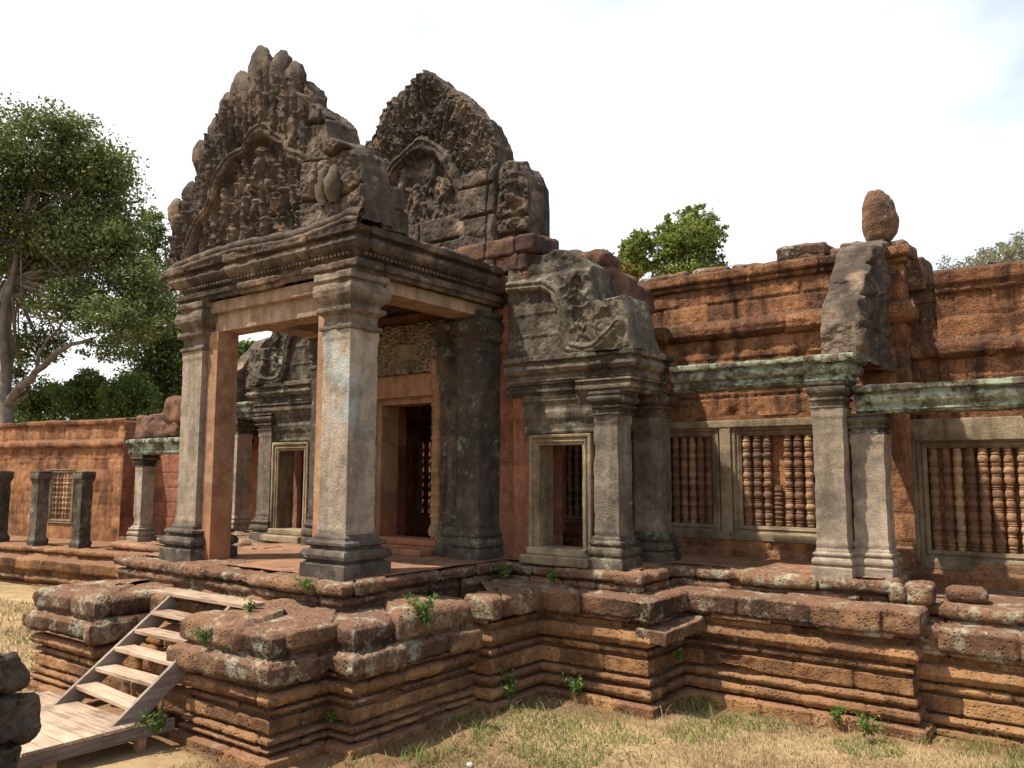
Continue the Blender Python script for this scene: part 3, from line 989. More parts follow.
def leaf_crown(H, X, Z, pf, c, a0, a1, n, r0, r1, w, h, rg, up=0.0):
    for k_ in range(n):
        a = a0 + (a1 - a0) * (k_ + 0.5 + rg.uniform(-.15, .15)) / n
        R1 = 1.0 / max(1e-6, pf(np.array([c[0] - math.cos(a)]), np.array([c[1] + math.sin(a)]))[0][0])
        p0 = np.array([c[0] - math.cos(a) * R1 * r0, c[1] + math.sin(a) * R1 * r0])
        p1 = np.array([c[0] - math.cos(a) * R1 * r1, c[1] + math.sin(a) * R1 * r1])
        p1[0] += (c[0] - p1[0]) * up * 0.25
        p0[1] -= up * 0.18
        blade(H, X, Z, p0, p1, w * rg.uniform(0.8, 1.2), h * rg.uniform(0.75, 1.2))


def carve1(X, Z):
    rho, a = pf1(X, Z)
    H = np.zeros(X.shape)
    for row, (z, s) in enumerate(((4.50, 0.46), (4.86, 0.46), (5.22, 0.42), (5.55, 0.40), (5.85, 0.36), (6.12, 0.32))):
        x = -11.3 + 0.1 * (row % 2)
        while x < -8.3:
            r_, _ = pf1(np.array([x]), np.array([z + 0.1]))
            if r_[0] < 0.64:
                figure(H, X, Z, x + rg.uniform(-.05, .05), z + rg.uniform(-.05, .05), s * rg.uniform(0.8, 1.25), rg, 2.3)
            x += s * 0.48
    scrolls(H, X, Z, [(rg.uniform(-10.9, -8.4), rg.uniform(4.35, 6.1)) for _ in range(60)], rg, 0.075, 1.2)
    figure(H, X, Z, -9.55, 5.4, 0.85, rg, 1.7)
    body = np.where(rho < 0.635, H - 0.13, 0)
    dband = np.abs(rho - 0.665 - 0.02 * np.sin(a * 9))
    band = np.where(rho < 0.72, -0.03 + 0.13 * np.sqrt(np.clip(1 - (dband / 0.05) ** 2, 0, 1)) - 0.03 * (dband < 0.012), -0.9)
    L = np.zeros(X.shape)
    leaf_crown(L, X, Z, pf1, (-9.4, 4.2), 0.05, 2.6, 30, 0.70, 0.90, 0.10, 0.16, rg, 0.5)
    leaf_crown(L, X, Z, pf1, (-9.4, 4.2), 0.02, 2.6, 19, 0.76, 1.04, 0.15, 0.22, rg, 0.9)
    D = np.where(rho < 0.635, np.maximum(body, -0.13), np.maximum(np.maximum(band, L - 0.05), -0.06))
    D = D + fine(X, Z, 8.5, 5, 0.022) * (rho > 0.72) + fine(X, Z, 11, 6, 0.022) * (rho < 0.63)
    D = D - 0.10 * np.clip(fbm(np.stack([X, Z, 0 * X], -1), 1.6, 4, seed=31) - 0.35, 0, 1) * 2
    # broken right part: plain weathered blocks and the remains of standing legs
    w = np.clip((X + 8.45) / 0.06, 0, 1) * np.clip((6.25 - Z) / 0.1, 0, 1)
    jz = np.min(np.stack([np.abs(Z - q - 0.03 * np.sin(X * 5)) for q in (4.72, 5.26, 5.8)]), 0)
    jx = np.where(Z > 5.8, np.abs(X + 8.15), np.where(Z > 5.26, np.abs(X + 7.95), np.where(Z > 4.72, np.abs(X + 8.1), np.abs(X + 7.7))))
    plain = 0.13 - 0.10 * np.exp(-(jz / 0.022) ** 2) - 0.10 * np.exp(-(jx / 0.022) ** 2)
    step = np.where(Z > 5.8, -0.06, np.where(Z > 5.26, 0.07 * np.sign(X + 7.95), 0.0))
    plain = plain + step + 0.13 * fbm(np.stack([X, Z, X * 0], -1), 2.6, 5, seed=77, gain=0.6)
    return D * (1 - w) + plain * w


p = MB()
p.relief(xs, zb, zt, 260, carve1, 0.34, lambda F: np.stack([F[..., 0], 6.72 - F[..., 2], F[..., 1]], -1), rnd=0.035, rough=0.03, seed=3, rimn=0.07)
p.build('front_pediment', M['dark'], gh)
def leaf_solid(mb, x, y, z0, z1, w, d, lean=0.0, seed=0):
    """a thick pointed stone leaf with a shallow midrib"""
    t_ = np.linspace(0, 1, 34)
    a_ = np.arange(28) / 28 * 2 * math.pi
    r_ = np.where(t_ < 0.55, 0.82 + 0.18 * np.sin(t_ / 0.55 * math.pi / 2), np.clip(1 - ((t_ - 0.55) / 0.452) ** 1.7, 0, 1) ** 0.75)
    ca, sa = np.cos(a_), np.sin(a_)
    px_ = np.sign(ca) * np.abs(ca) ** 0.8
    py_ = np.sign(sa) * np.abs(sa) ** 0.8 * (1 + 0.12 * np.exp(-(ca / 0.25) ** 2))
    P = np.stack([x + w * r_[:, None] * px_ + lean * t_[:, None], y + 0.16 * (1 - t_[:, None]) ** 1.5 + 0.05 * t_[:, None] + d * (0.35 + 0.65 * r_[:, None]) * py_ * np.sqrt(r_[:, None] + 0.02), np.broadcast_to((z0 + (z1 - z0) * t_)[:, None], (34, 28))], -1)
    P = P + (0.035 * fbm(P, 4, 5, seed=seed, gain=0.65) - 0.02 * np.abs(np.sin(P[..., 0] * 34)))[..., None] * np.array([0.8, 1, 0.5])
    mb.grid(P, cj=True)


for i, (x, z0, z1, w, d, ln_) in enumerate(((-9.50, 6.15, 7.33, 0.23, 0.13, -0.05), (-9.14, 6.15, 7.14, 0.18, 0.11, 0.02), (-9.90, 6.0, 7.08, 0.20, 0.11, -0.06), (-8.84, 6.05, 6.88, 0.17, 0.10, 0.04), (-10.24, 5.85, 6.84, 0.18, 0.10, -0.05),
                                         (-10.58, 5.7, 6.58, 0.16, 0.09, -0.05), (-10.92, 5.4, 6.28, 0.16, 0.09, -0.04), (-11.25, 5.0, 5.70, 0.15, 0.09, -0.03), (-11.58, 4.7, 5.48, 0.15, 0.09, 0.0))):
    p = MB()
    leaf_solid(p, x, 6.66 + 0.045 * (i % 2), z0 + 0.25, z1, w * 1.22, d, ln_, seed=i + 3)
    p.build('stone_leaf', M['dark'], gh)
p = MB()      # remains of two standing legs, paler where the stone broke
for x, dx_ in ((-7.98, 0.06), (-7.76, 0.0)):
    p.tube([(x + dx_, 6.70, 5.16), (x + dx_ * 0.7, 6.61, 5.02), (x + 0.01, 6.585, 4.86), (x - 0.01, 6.60, 4.74), (x - 0.01, 6.63, 4.62)], [0.06, 0.095, 0.105, 0.085, 0.06], 16, rough=0.8)
p.build('broken_figure', M['capital'], gh)
p = MB()      # coping at the foot of the pediment, curling up at the corners
cp = [(-11.6, 4.24), (-11.45, 4.29), (-11.3, 4.31), (-11.2, 4.33), (-10.6, 4.37), (-9.8, 4.41), (-9.2, 4.37), (-8.5, 4.33), (-7.9, 4.36), (-7.4, 4.42), (-7.12, 4.36), (-7.0, 4.3)]
cx_ = np.linspace(-11.6, -7.2, 120)
cz_ = lin(*cp)(cx_)
p.tube(np.stack([cx_, 6.58 + 0 * cx_, cz_ - 0.02], -1), 0.065, 10, rough=0.45)
p.tube(np.stack([cx_, 6.52 + 0 * cx_, cz_ - 0.11], -1), 0.04, 8, rough=0.4)
p.build('coping', M['dark'], gh)
p = MB()      # fallen-in corner block on the right return
p.block((-7.42, 7.18, 4.42), (0.42, 0.5, 0.34), rnd=0.05, rough=0.04, warp=0.06, seed=4)
p.block((-7.5, 7.16, 4.74), (0.36, 0.42, 0.3), rnd=0.05, rough=0.04, warp=0.06, seed=5)
p.build('corner_block', M['dark'], gh)

# ---- main pediment behind
T2 = [(-11.55, 5.4), (-11.45, 6.2), (-11.2, 6.4), (-11.0, 6.9), (-10.8, 6.95), (-10.55, 7.17), (-10.38, 7.35), (-10.24, 7.64), (-9.99, 7.80), (-9.65, 7.94), (-9.41, 8.06), (-9.20, 8.12), (-9.05, 8.0), (-8.92, 8.02), (-8.74, 7.92), (-8.54, 7.74),
      (-8.28, 7.58), (-7.96, 7.28), (-7.80, 7.02), (-7.60, 6.88), (-7.49, 6.62), (-7.38, 6.36), (-7.33, 6.0), (-7.31, 5.2)]
T2 = [(x - 0.26 * min(1, max(0, (x + 9.2) / 0.6)), z) for x, z in T2]
ft = lin(*T2)
xs = np.unique(np.concatenate([np.linspace(-11.55, -7.57, 400), [q[0] for q in T2]]))
zt = ft(xs)
zb = np.full(len(xs), 4.5)
pf2 = polar_field(T2, (-9.35, 4.9))
rg2 = np.random.default_rng(21)


def carve2(X, Z):
    rho, a = pf2(X, Z)
    H = np.zeros(X.shape)
    for cx, cz, s in ((-9.25, 6.75, 0.75), (-9.0, 6.2, 0.62), (-9.75, 6.2, 0.6), (-8.75, 5.85, 0.5), (-9.4, 5.85, 0.62), (-10.0, 5.75, 0.5), (-8.5, 6.25, 0.45), (-10.2, 6.4, 0.5), (-9.0, 6.6, 0.4), (-9.6, 6.6, 0.45), (-8.9, 5.55, 0.4), (-9.5, 5.5, 0.45), (-10.1, 5.4, 0.4)):
        figure(H, X, Z, cx, cz, s, rg2, 1.0)
    scrolls(H, X, Z, [(rg2.uniform(-10.6, -8.1), rg2.uniform(5.5, 6.9)) for _ in range(40)], rg2, 0.09, 0.7)
    fd = np.where(rho < 0.56, H - 0.08, 0)
    dband = np.abs(rho - 0.60 - 0.025 * np.sin(a * 7 + 1))
    band = np.where(rho < 0.66, -0.02 + 0.13 * np.sqrt(np.clip(1 - (dband / 0.05) ** 2, 0, 1)) - 0.03 * (dband < 0.012), -0.9)
    L = np.zeros(X.shape)
    for n_, r0_, r1_, w_ in ((40, 0.64, 0.76, 0.055), (52, 0.72, 0.86, 0.05), (60, 0.82, 0.95, 0.05), (66, 0.90, 1.03, 0.055)):
        leaf_crown(L, X, Z, pf2, (-9.35, 4.9), -0.1, 3.2, n_, r0_ + 0.01, r1_, w_, 0.10, rg2, 0.15)
    L = L * np.clip(0.75 + 1.1 * fbm(np.stack([X, Z, 0 * X], -1), 2.4, 3, seed=72), 0.1, 1.2)
    sc2 = np.zeros(X.shape)
    scrolls(sc2, X, Z, [(-9.35 - math.cos(a_) * r_ * 2.2, 4.9 + math.sin(a_) * r_ * 3.0) for a_ in np.linspace(0.1, 3.0, 24) for r_ in (0.70, 0.80)], rg2, 0.10, 1.0)
    L = np.maximum(L, sc2 * (rho > 0.66))
    L = L + fine(X, Z, 9, 15, 0.03)
    D = np.where(rho < 0.56, np.maximum(fd, -0.08), np.maximum(np.maximum(band, L), -0.02))
    D = D + 0.08 * fbm(np.stack([X, Z, 0 * X], -1), 1.7, 4, seed=70)
    w = np.clip((5.42 - Z) / 0.05, 0, 1)
    jz = np.abs(Z - 4.98)
    jx = np.where(Z > 4.98, np.minimum(np.abs(X + 9.2), np.abs(X + 8.2)), np.minimum(np.abs(X + 8.7), np.abs(X + 9.9)))
    plain = 0.10 - 0.05 * np.exp(-(jz / 0.02) ** 2) - 0.05 * np.exp(-(jx / 0.02) ** 2)
    w2 = np.clip((X + 8.35) / 0.1, 0, 1) * np.clip((6.05 - Z) / 0.1, 0, 1)
    pl2 = 0.13 + 0.07 * fbm(np.stack([X, Z, 0 * X], -1), 2.2, 4, seed=71) - 0.06 * np.exp(-((Z - 5.75) / 0.02) ** 2) - 0.06 * np.exp(-((Z - 5.25) / 0.02) ** 2) - 0.06 * np.exp(-((X + 7.75) / 0.02) ** 2)
    D = D * (1 - w) + plain * w
    return D * (1 - w2) + pl2 * w2


p = MB()
p.relief(xs, zb, zt, 260, carve2, 0.42, lambda F: np.stack([F[..., 0], 9.75 - F[..., 2], F[..., 1]], -1), rnd=0.045, rough=0.03, seed=13, rimn=0.07)
p.build('main_pediment', M['dark'], gh)


def acro(x0, x1):
    T = lin((x0, 5.95), (x0 + 0.08, 6.04), (x0 + 0.25, 6.06), (x0 + 0.4, 6.0), (x0 + 0.5, 5.82), (x1 - 0.02, 5.62), (x1, 5.3))
    xs = np.linspace(x0, x1, 70)
    rga = np.random.default_rng(33)

    def cv(X, Z):
        H = np.zeros(X.shape)
        figure(H, X, Z, (x0 + x1) / 2, 5.5, 0.75, rga, 0.9)
        j = np.minimum(np.abs(Z - 5.13), np.abs(Z - 4.85))
        return 0.04 + H - 0.08 * np.exp(-(j / 0.03) ** 2) + 0.10 * fbm(np.stack([X, Z, X * 0], -1), 3.4, 5, seed=8, gain=0.65)
    q = MB()
    q.relief(xs, np.full(70, 4.5), T(xs), 130, cv, 0.55, lambda F: np.stack([F[..., 0], 9.72 - F[..., 2], F[..., 1]], -1), rnd=0.05, rough=0.05, seed=int(abs(x0) * 7), rimn=0.08)
    q.build('acroterion', M['dark'], gh)


acro(-7.58, -6.98)
acro(-12.0, -11.4)
# laterite masonry between roof and main pediment
p = MB()
for row, (z, xa, xb) in enumerate(((4.02, -8.7, -6.7), (4.3, -8.9, -6.75), (4.55, -9.0, -6.6))):
    x = xa
    while x < xb - 0.15:
        wv = min(RNG.uniform(0.4, 0.8), xb - x)
        p.block((x + wv / 2, 9.62 - 0.03 * row, z), (wv - 0.015, 0.5, 0.27), rnd=0.05, rough=0.03, warp=0.04, seed=int(x * 50) + row)
        x += wv
p.build('masonry', M['roof'], gh)
# main hall walls
CW = [0.32, 0.66, 1.0, 1.34, 1.68, 2.02, 2.36, 2.70, 3.04, 3.38, 3.72, 4.06, 4.4]
for (xa, xb) in ((-11.85, -9.95), (-8.65, -6.72)):
    p = MB()
    p.sweep([(xa, 10.2), (xa, 9.6), (xb, 9.6), (xb, 10.2)], [(0, -0.05), (0, 4.6)], courses=CW, bl=(0.45, 0.8), groove=0.014, gw=0.014, off=0.01, rough=0.01, wear=0.3, wave=0.004, seed=int(abs(xa)), ds=0.035)
    p.build('front_wall', M['wall_red'], gh)
p = MB()
p.block((AX, 9.9, 3.65), (1.4, 0.6, 2.1), rnd=0.03, rough=0.01, res=0.1)
p.build('front_wall', M['wall_red'], gh)
p = MB()
p.block((-8.0, 11.2, 2.2), (0.3, 2.4, 4.6), rnd=0.02, rough=0.01, res=0.2)
p.block((-12.75, 11.3, 2.2), (0.3, 2.4, 4.6), rnd=0.02, rough=0.01, res=0.2)
p.block((-10.1, 11.2, 4.42), (5.9, 3.0, 0.4), rnd=0.1, rough=0.05, warp=0.08, res=0.15)
p.build('side_wall', M['wall_red'], gh)
p = MB()      # back wall, leaving a window
p.block((-9.5, 12.6, 2.25), (3.7, 0.3, 4.6), rnd=0.02, rough=0.01, res=0.2)
p.block((-12.0, 12.6, 0.15), (1.3, 0.3, 0.4), rnd=0.02, rough=0.01, res=0.2)
p.block((-12.0, 12.6, 3.2), (1.3, 0.3, 2.6), rnd=0.02, rough=0.01, res=0.2)
p.build('back_wall', M['warm'], gh)
window(gh, -12.55, -11.4, 0.40, 1.85, 12.5, 7, fw=0.1, open_back=True, mat=M['warm'])

t_ = thing('backdrop_wall', 'orange wall added behind the far window so sunlit orange fills its gaps', 'wall', (-13, 17, -0.5))  # added backdrop: catches the sun and fills the window gaps with orange
q = MB()
q.sweep([(-19, 17), (-10, 17)], [(0.1, -0.6), (0.1, 0.0), (0, 0.05), (0, 2.2), (0.1, 2.3), (0.1, 2.5), (-0.6, 2.55)], ds=0.12, dp=0.08, courses=[0.35, 0.7, 1.05, 1.4, 1.75, 2.1], groove=0.02, rough=0.02, seed=401)
q.build('masonry', M['wall'], t_)

# central doorway
def doorway(parent, x0, x1, z0, z1, Y, mat, fw=0.16, depth=0.4, name='doorway', sill=True):
    q = MB()
    path = [(x1, z0), (x1, z1), (x0, z1), (x0, z0)]
    prof = [(0.0, -depth), (0.0, 0.0), (0.035, 0.0), (0.04, 0.02), (0.065, 0.02), (0.07, 0.0), (0.1, 0.0), (0.105, 0.035), (fw, 0.035), (fw, -0.1)]
    q.sweep(path, prof, ds=0.05, dp=0.015, rough=0.005, wear=0.3, worn_r=0.014, wave=0, chunk=0.012, mapf=lambda Q: np.stack([Q[..., 0], Y - Q[..., 2], Q[..., 1]], -1), seed=int(abs(x0 * 13)) % 51)
    o = q.build(name, mat, parent)
    if sill:
        q = MB()
        q.block(((x0 + x1) / 2, Y + 0.1, z0 - 0.05), (x1 - x0 + 2 * fw, 0.4, 0.1), rnd=0.02, rough=0.006, res=0.08)
        q.block(((x0 + x1) / 2, Y + 0.02, z0 - 0.16), (x1 - x0 + 2.4 * fw, 0.5, 0.12), rnd=0.025, rough=0.008, res=0.08)
        q.build('threshold', mat, o)
    return o


dw = doorway(gh, -9.86, -8.72, 0.20, 2.34, 9.52, M['warm'], fw=0.2)
q = MB()
q.block((AX, 9.20, 0.045), (1.8, 0.5, 0.09), rnd=0.02, rough=0.008, res=0.08)
q.build('doorstep', M['warm'], gh)
# frieze and carved lintel above the door
q = MB()
q.block((AX, 9.5, 2.62), (1.9, 0.2, 0.36), rnd=0.01, rough=0.006, res=0.1)
q.build('frieze', M['warm'], gh)
xs = np.linspace(-10.35, -8.25, 150)
rgl = np.random.default_rng(8)


def carve3(X, Z):
    H = np.zeros(X.shape)
    scrolls(H, X, Z, [(-10.25 + 0.105 * i + rgl.uniform(-.02, .02), 2.88 + 0.105 * j + rgl.uniform(-.02, .02)) for i in range(20) for j in range(7)], rgl, 0.12, 1.5)
    H = H * 1.2 - 0.07 + fine(X, Z, 9, 55, 0.03)
    H = np.maximum(H, 0.06 * np.clip(1 - np.abs(Z - 3.08 - 0.05 * np.sin((X + 9.3) * 3)) / 0.05, 0, 1))
    figure(H, X, Z, AX, 3.25, 0.5, rgl, 0.9)
    w = ((X > -9.25) & (X < -8.8) & (Z > 3.0) & (Z < 3.25))
    return np.where(w, 0.05, H)


q = MB()
q.relief(xs, np.full(150, 2.80), np.full(150, 3.62), 64, carve3, 0.2, lambda F: np.stack([F[..., 0], 9.36 - F[..., 2], F[..., 1]], -1), rnd=0.02, rough=0.01)
q.build('carved_lintel', M['shaft'], gh)
for sx in (-1, 1):     # carved colonettes and tall pilasters of the back of the porch
    q = MB()
    n8 = [(0.12, 0.28), (0.14, 0.36), (0.11, 0.45)]
    z = 0.45
    while z < 2.45:
        n8 += [(0.105, z), (0.105, z + 0.10), (0.12, z + 0.115), (0.12, z + 0.14), (0.10, z + 0.155)]
        z += 0.17
    n8 += [(0.13, 2.5), (0.15, 2.6), (0.12, 2.7), (0.15, 2.85), (0.16, 2.98)]
    q.lathe((AX + sx * 0.86, 9.36, 0.0), n8, 8, rough=0.012)
    q.build('colonette', M['baluster'], gh)
    q = MB()
    x0, x1 = (-8.27, -7.97) if sx > 0 else (-10.63, -10.33)
    q.sweep(rect(x0, x1, 9.24, 9.6), [(0.05, 0), (0.06, 0.2), (0.02, 0.26), (0.05, 0.34), (0, 0.42), (0, 2.42), (0.04, 2.5), (0.02, 2.6), (0.06, 2.7), (0.06, 3.5)], closed=True, ds=0.025, dp=0.02, rough=0.02, rf=16, wear=0.3, chunk=0.02, seed=8)
    q.build('carved_pilaster', M['green'], gh)
    square_pillar(gh, AX + sx * 1.66, 9.36, 0.0, 0.42, 0.45, 2.98, 3.60, M['black_stone'], M['black_stone'], M['black_stone'], seed=50 + sx, wd=0.5, over=0.07, name='pilaster')


# ---- side wings of the gatehouse
def wing(sx, dx=0.0):
    """sx=+1 right wing, -1 its mirror image on the left"""
    X = (lambda x: x) if sx > 0 else (lambda x: 2 * AX - x + dx)

    def pth(p_):
        return p_ if sx > 0 else [(X(a), c) for a, c in reversed(p_)]

    def rg_(x0, x1):
        return (x0, x1) if sx > 0 else (X(x1), X(x0))
    a, c = rg_(-6.60, -5.88)
    doorway(gh, a, c, 0.22, 1.62, 9.42, M['frame'], fw=0.15, depth=0.36, name='side_doorway')
    # jamb wall beside and above the door
    q = MB()
    a, c = rg_(-7.1, -6.74)
    q.sweep([(a, 9.5), (c, 9.5)], [(0, 0), (0, 2.6)], courses=CW, bl=(0.4, 0.7), groove=0.012, rough=0.01, wave=0.003, seed=3)
    q.build('wing_wall', M['wall_red'], gh)
    q = MB()
    q.sweep(pth([(-6.86, 9.46), (-5.66, 9.46)]), [(-0.2, 1.78), (0.02, 1.78), (0.03, 1.82), (0.0, 1.84), (0.01, 1.95), (0.04, 2.0), (0.05, 2.08), (0.02, 2.12), (0.03, 2.2), (0.06, 2.24), (0.06, 2.32)], dp=0.012, rough=0.012, wear=0.4, worn_r=0.02, chunk=0.03, wave=0.004, seed=83)
    q.build('door_lintel', M['green'], gh)
    square_pillar(gh, X(-5.50), 9.58, 0.0, 0.37, 0.42, 2.0, 2.32, M['green'], M['shaft_shade'], M['green'], seed=60, over=0.085)
    square_pillar(gh, X(-5.44), 10.62, 0.0, 0.38, 0.42, 2.02, 2.42, M['green'], M['shaft_shade'], M['green'], seed=70, over=0.09)
    q = MB()
    q.sweep(pth([(-7.12, 9.38), (-5.12, 9.38), (-5.12, 10.45)]),
            [(-0.3, 2.32), (-0.02, 2.32), (-0.01, 2.35), (0.03, 2.36), (0.03, 2.41), (-0.02, 2.42), (-0.02, 2.46), (0.04, 2.47), (0.05, 2.53), (0.0, 2.55), (0.0, 2.60), (0.07, 2.63), (0.11, 2.68), (0.09, 2.74), (0.06, 2.75), (0.06, 2.78), (0.13, 2.79), (0.13, 2.86), (-0.6, 2.88)],
            ds=0.03, dp=0.010, courses=[2.5], bl=(0.6, 1.1), groove=0.03, rough=0.015, rf=10, wear=0.2, worn_r=0.018, chunk=0.07, wave=0.01, seed=81)
    q.build('wing_entablature', M['green'], gh)
    # half pediment
    T = [(-7.14, 4.45), (-7.06, 4.53), (-6.92, 4.54), (-6.65, 4.38), (-6.47, 4.36), (-6.30, 4.41), (-6.05, 4.34), (-5.87, 4.22), (-5.70, 4.08), (-5.66, 3.86), (-5.62, 3.60), (-5.52, 3.52), (-5.38, 3.57), (-5.17, 3.58), (-5.09, 3.36), (-5.03, 3.0), (-4.97, 2.86)]
    xs_ = np.unique(np.concatenate([np.linspace(-7.14, -4.97, 180), [t_[0] for t_ in T]]))
    zt_ = lin(*T)(xs_)
    curve = [(-7.14, 3.93), (-6.47, 3.90), (-6.26, 3.76), (-6.14, 3.5), (-6.11, 3.15), (-6.02, 2.96), (-5.8, 2.9), (-5.5, 2.93), (-5.2, 3.2)]
    curve2 = [(-5.92, 3.85), (-5.9, 3.55), (-5.88, 3.3), (-5.84, 3.2)]
    rgw = np.random.default_rng(44)

    def cv(Xx, Z):
        H = np.zeros(Xx.shape)
        for zrow, s in ((3.03, 0.3), (3.34, 0.3), (3.66, 0.32)):
            for i in range(6):
                figure(H, Xx, Z, -7.02 + 0.155 * i + rgw.uniform(-.02, .02), zrow, s * 1.2, rgw, 3.2)
        d = poly_d(Xx, Z, curve)
        inner = (Xx < np.interp(Z, [2.8, 3.1, 3.5, 3.76, 3.92], [-6.0, -6.14, -6.2, -6.32, -6.5])) & (Z < 3.9)
        D = np.where(inner, H - 0.16 + fine(Xx, Z, 10, 25, 0.02), 0.09 + fine(Xx, Z, 7, 26, 0.02))
        D = np.maximum(D, 0.05 + 0.10 * np.sqrt(np.clip(1 - (d / 0.095) ** 2, 0, 1)) * (d < 0.095))
        D = np.where(d < 0.02, D - 0.03, D)
        d2 = poly_d(Xx, Z, curve2)
        D = np.where((d2 < 0.09) & ~inner, D - 0.03 + fine(Xx, Z, 9, 27, 0.05), D)
        for zz in (3.18, 3.5):
            D = np.where(inner & (np.abs(Z - zz) < 0.022), 0.06, D)
        stub = np.clip((Xx + 5.62) / 0.08, 0, 1)
        D = D + stub * (0.10 + 0.05 * fbm(np.stack([Xx, Z, Z * 0], -1), 3, 3, seed=5))
        top = np.clip((Z - 4.0) / 0.06, 0, 1)
        D = D * (1 - top) + top * (0.02 + 0.07 * fbm(np.stack([Xx, Z, Z * 0], -1), 2.4, 4, seed=15))
        return D
    q = MB()
    q.relief(xs_, np.full(len(xs_), 2.85), zt_, 110, cv, 0.55, lambda F: np.stack([X(F[..., 0]), 9.42 - F[..., 2], F[..., 1]], -1), rnd=0.05, rough=0.025, seed=23)
    q.build('half_pediment', M['green'], gh)
    # broken roof blocks above
    for i, (x, y, z, w_, d_, h_) in enumerate(((-6.6, 10.1, 4.30, 1.0, 0.8, 0.26), (-5.95, 10.0, 4.28, 0.5, 0.5, 0.22), (-6.35, 10.25, 3.6, 1.3, 1.0, 1.1), (-6.95, 9.9, 4.62, 0.5, 0.5, 0.28), (-6.3, 11.2, 3.95, 0.8, 0.9, 0.4), (-5.62, 10.2, 3.1, 0.6, 0.9, 0.5))):
        q = MB()
        q.block((X(x), y, z), (w_, d_, h_), rnd=0.09, rough=0.04, warp=0.09, seed=i * 3 + 2, res=0.05)
        q.build('roof_block', M['roof'], gh)


wing(1)
wing(-1, 0.3)


# ================================================================ RIGHT GALLERY (near the gatehouse)
def gal_frame(sx, dx=0.0):
    return (lambda x: x) if sx > 0 else (lambda x: 2 * AX - x + dx)


UP = [(0.0, 2.10), (0.0, 3.30), (0.06, 3.32), (0.13, 3.37), (0.15, 3.47), (0.12, 3.57), (0.03, 3.62), (0.02, 3.66), (0.02, 4.12), (0.06, 4.14), (0.07, 4.2), (0.03, 4.19), (0.05, 4.21), (0.11, 4.24), (0.11, 4.36), (0.08, 4.38), (-0.9, 4.38)]
CU = [2.4, 2.68, 2.98, 3.30, 3.62, 3.88, 4.12]


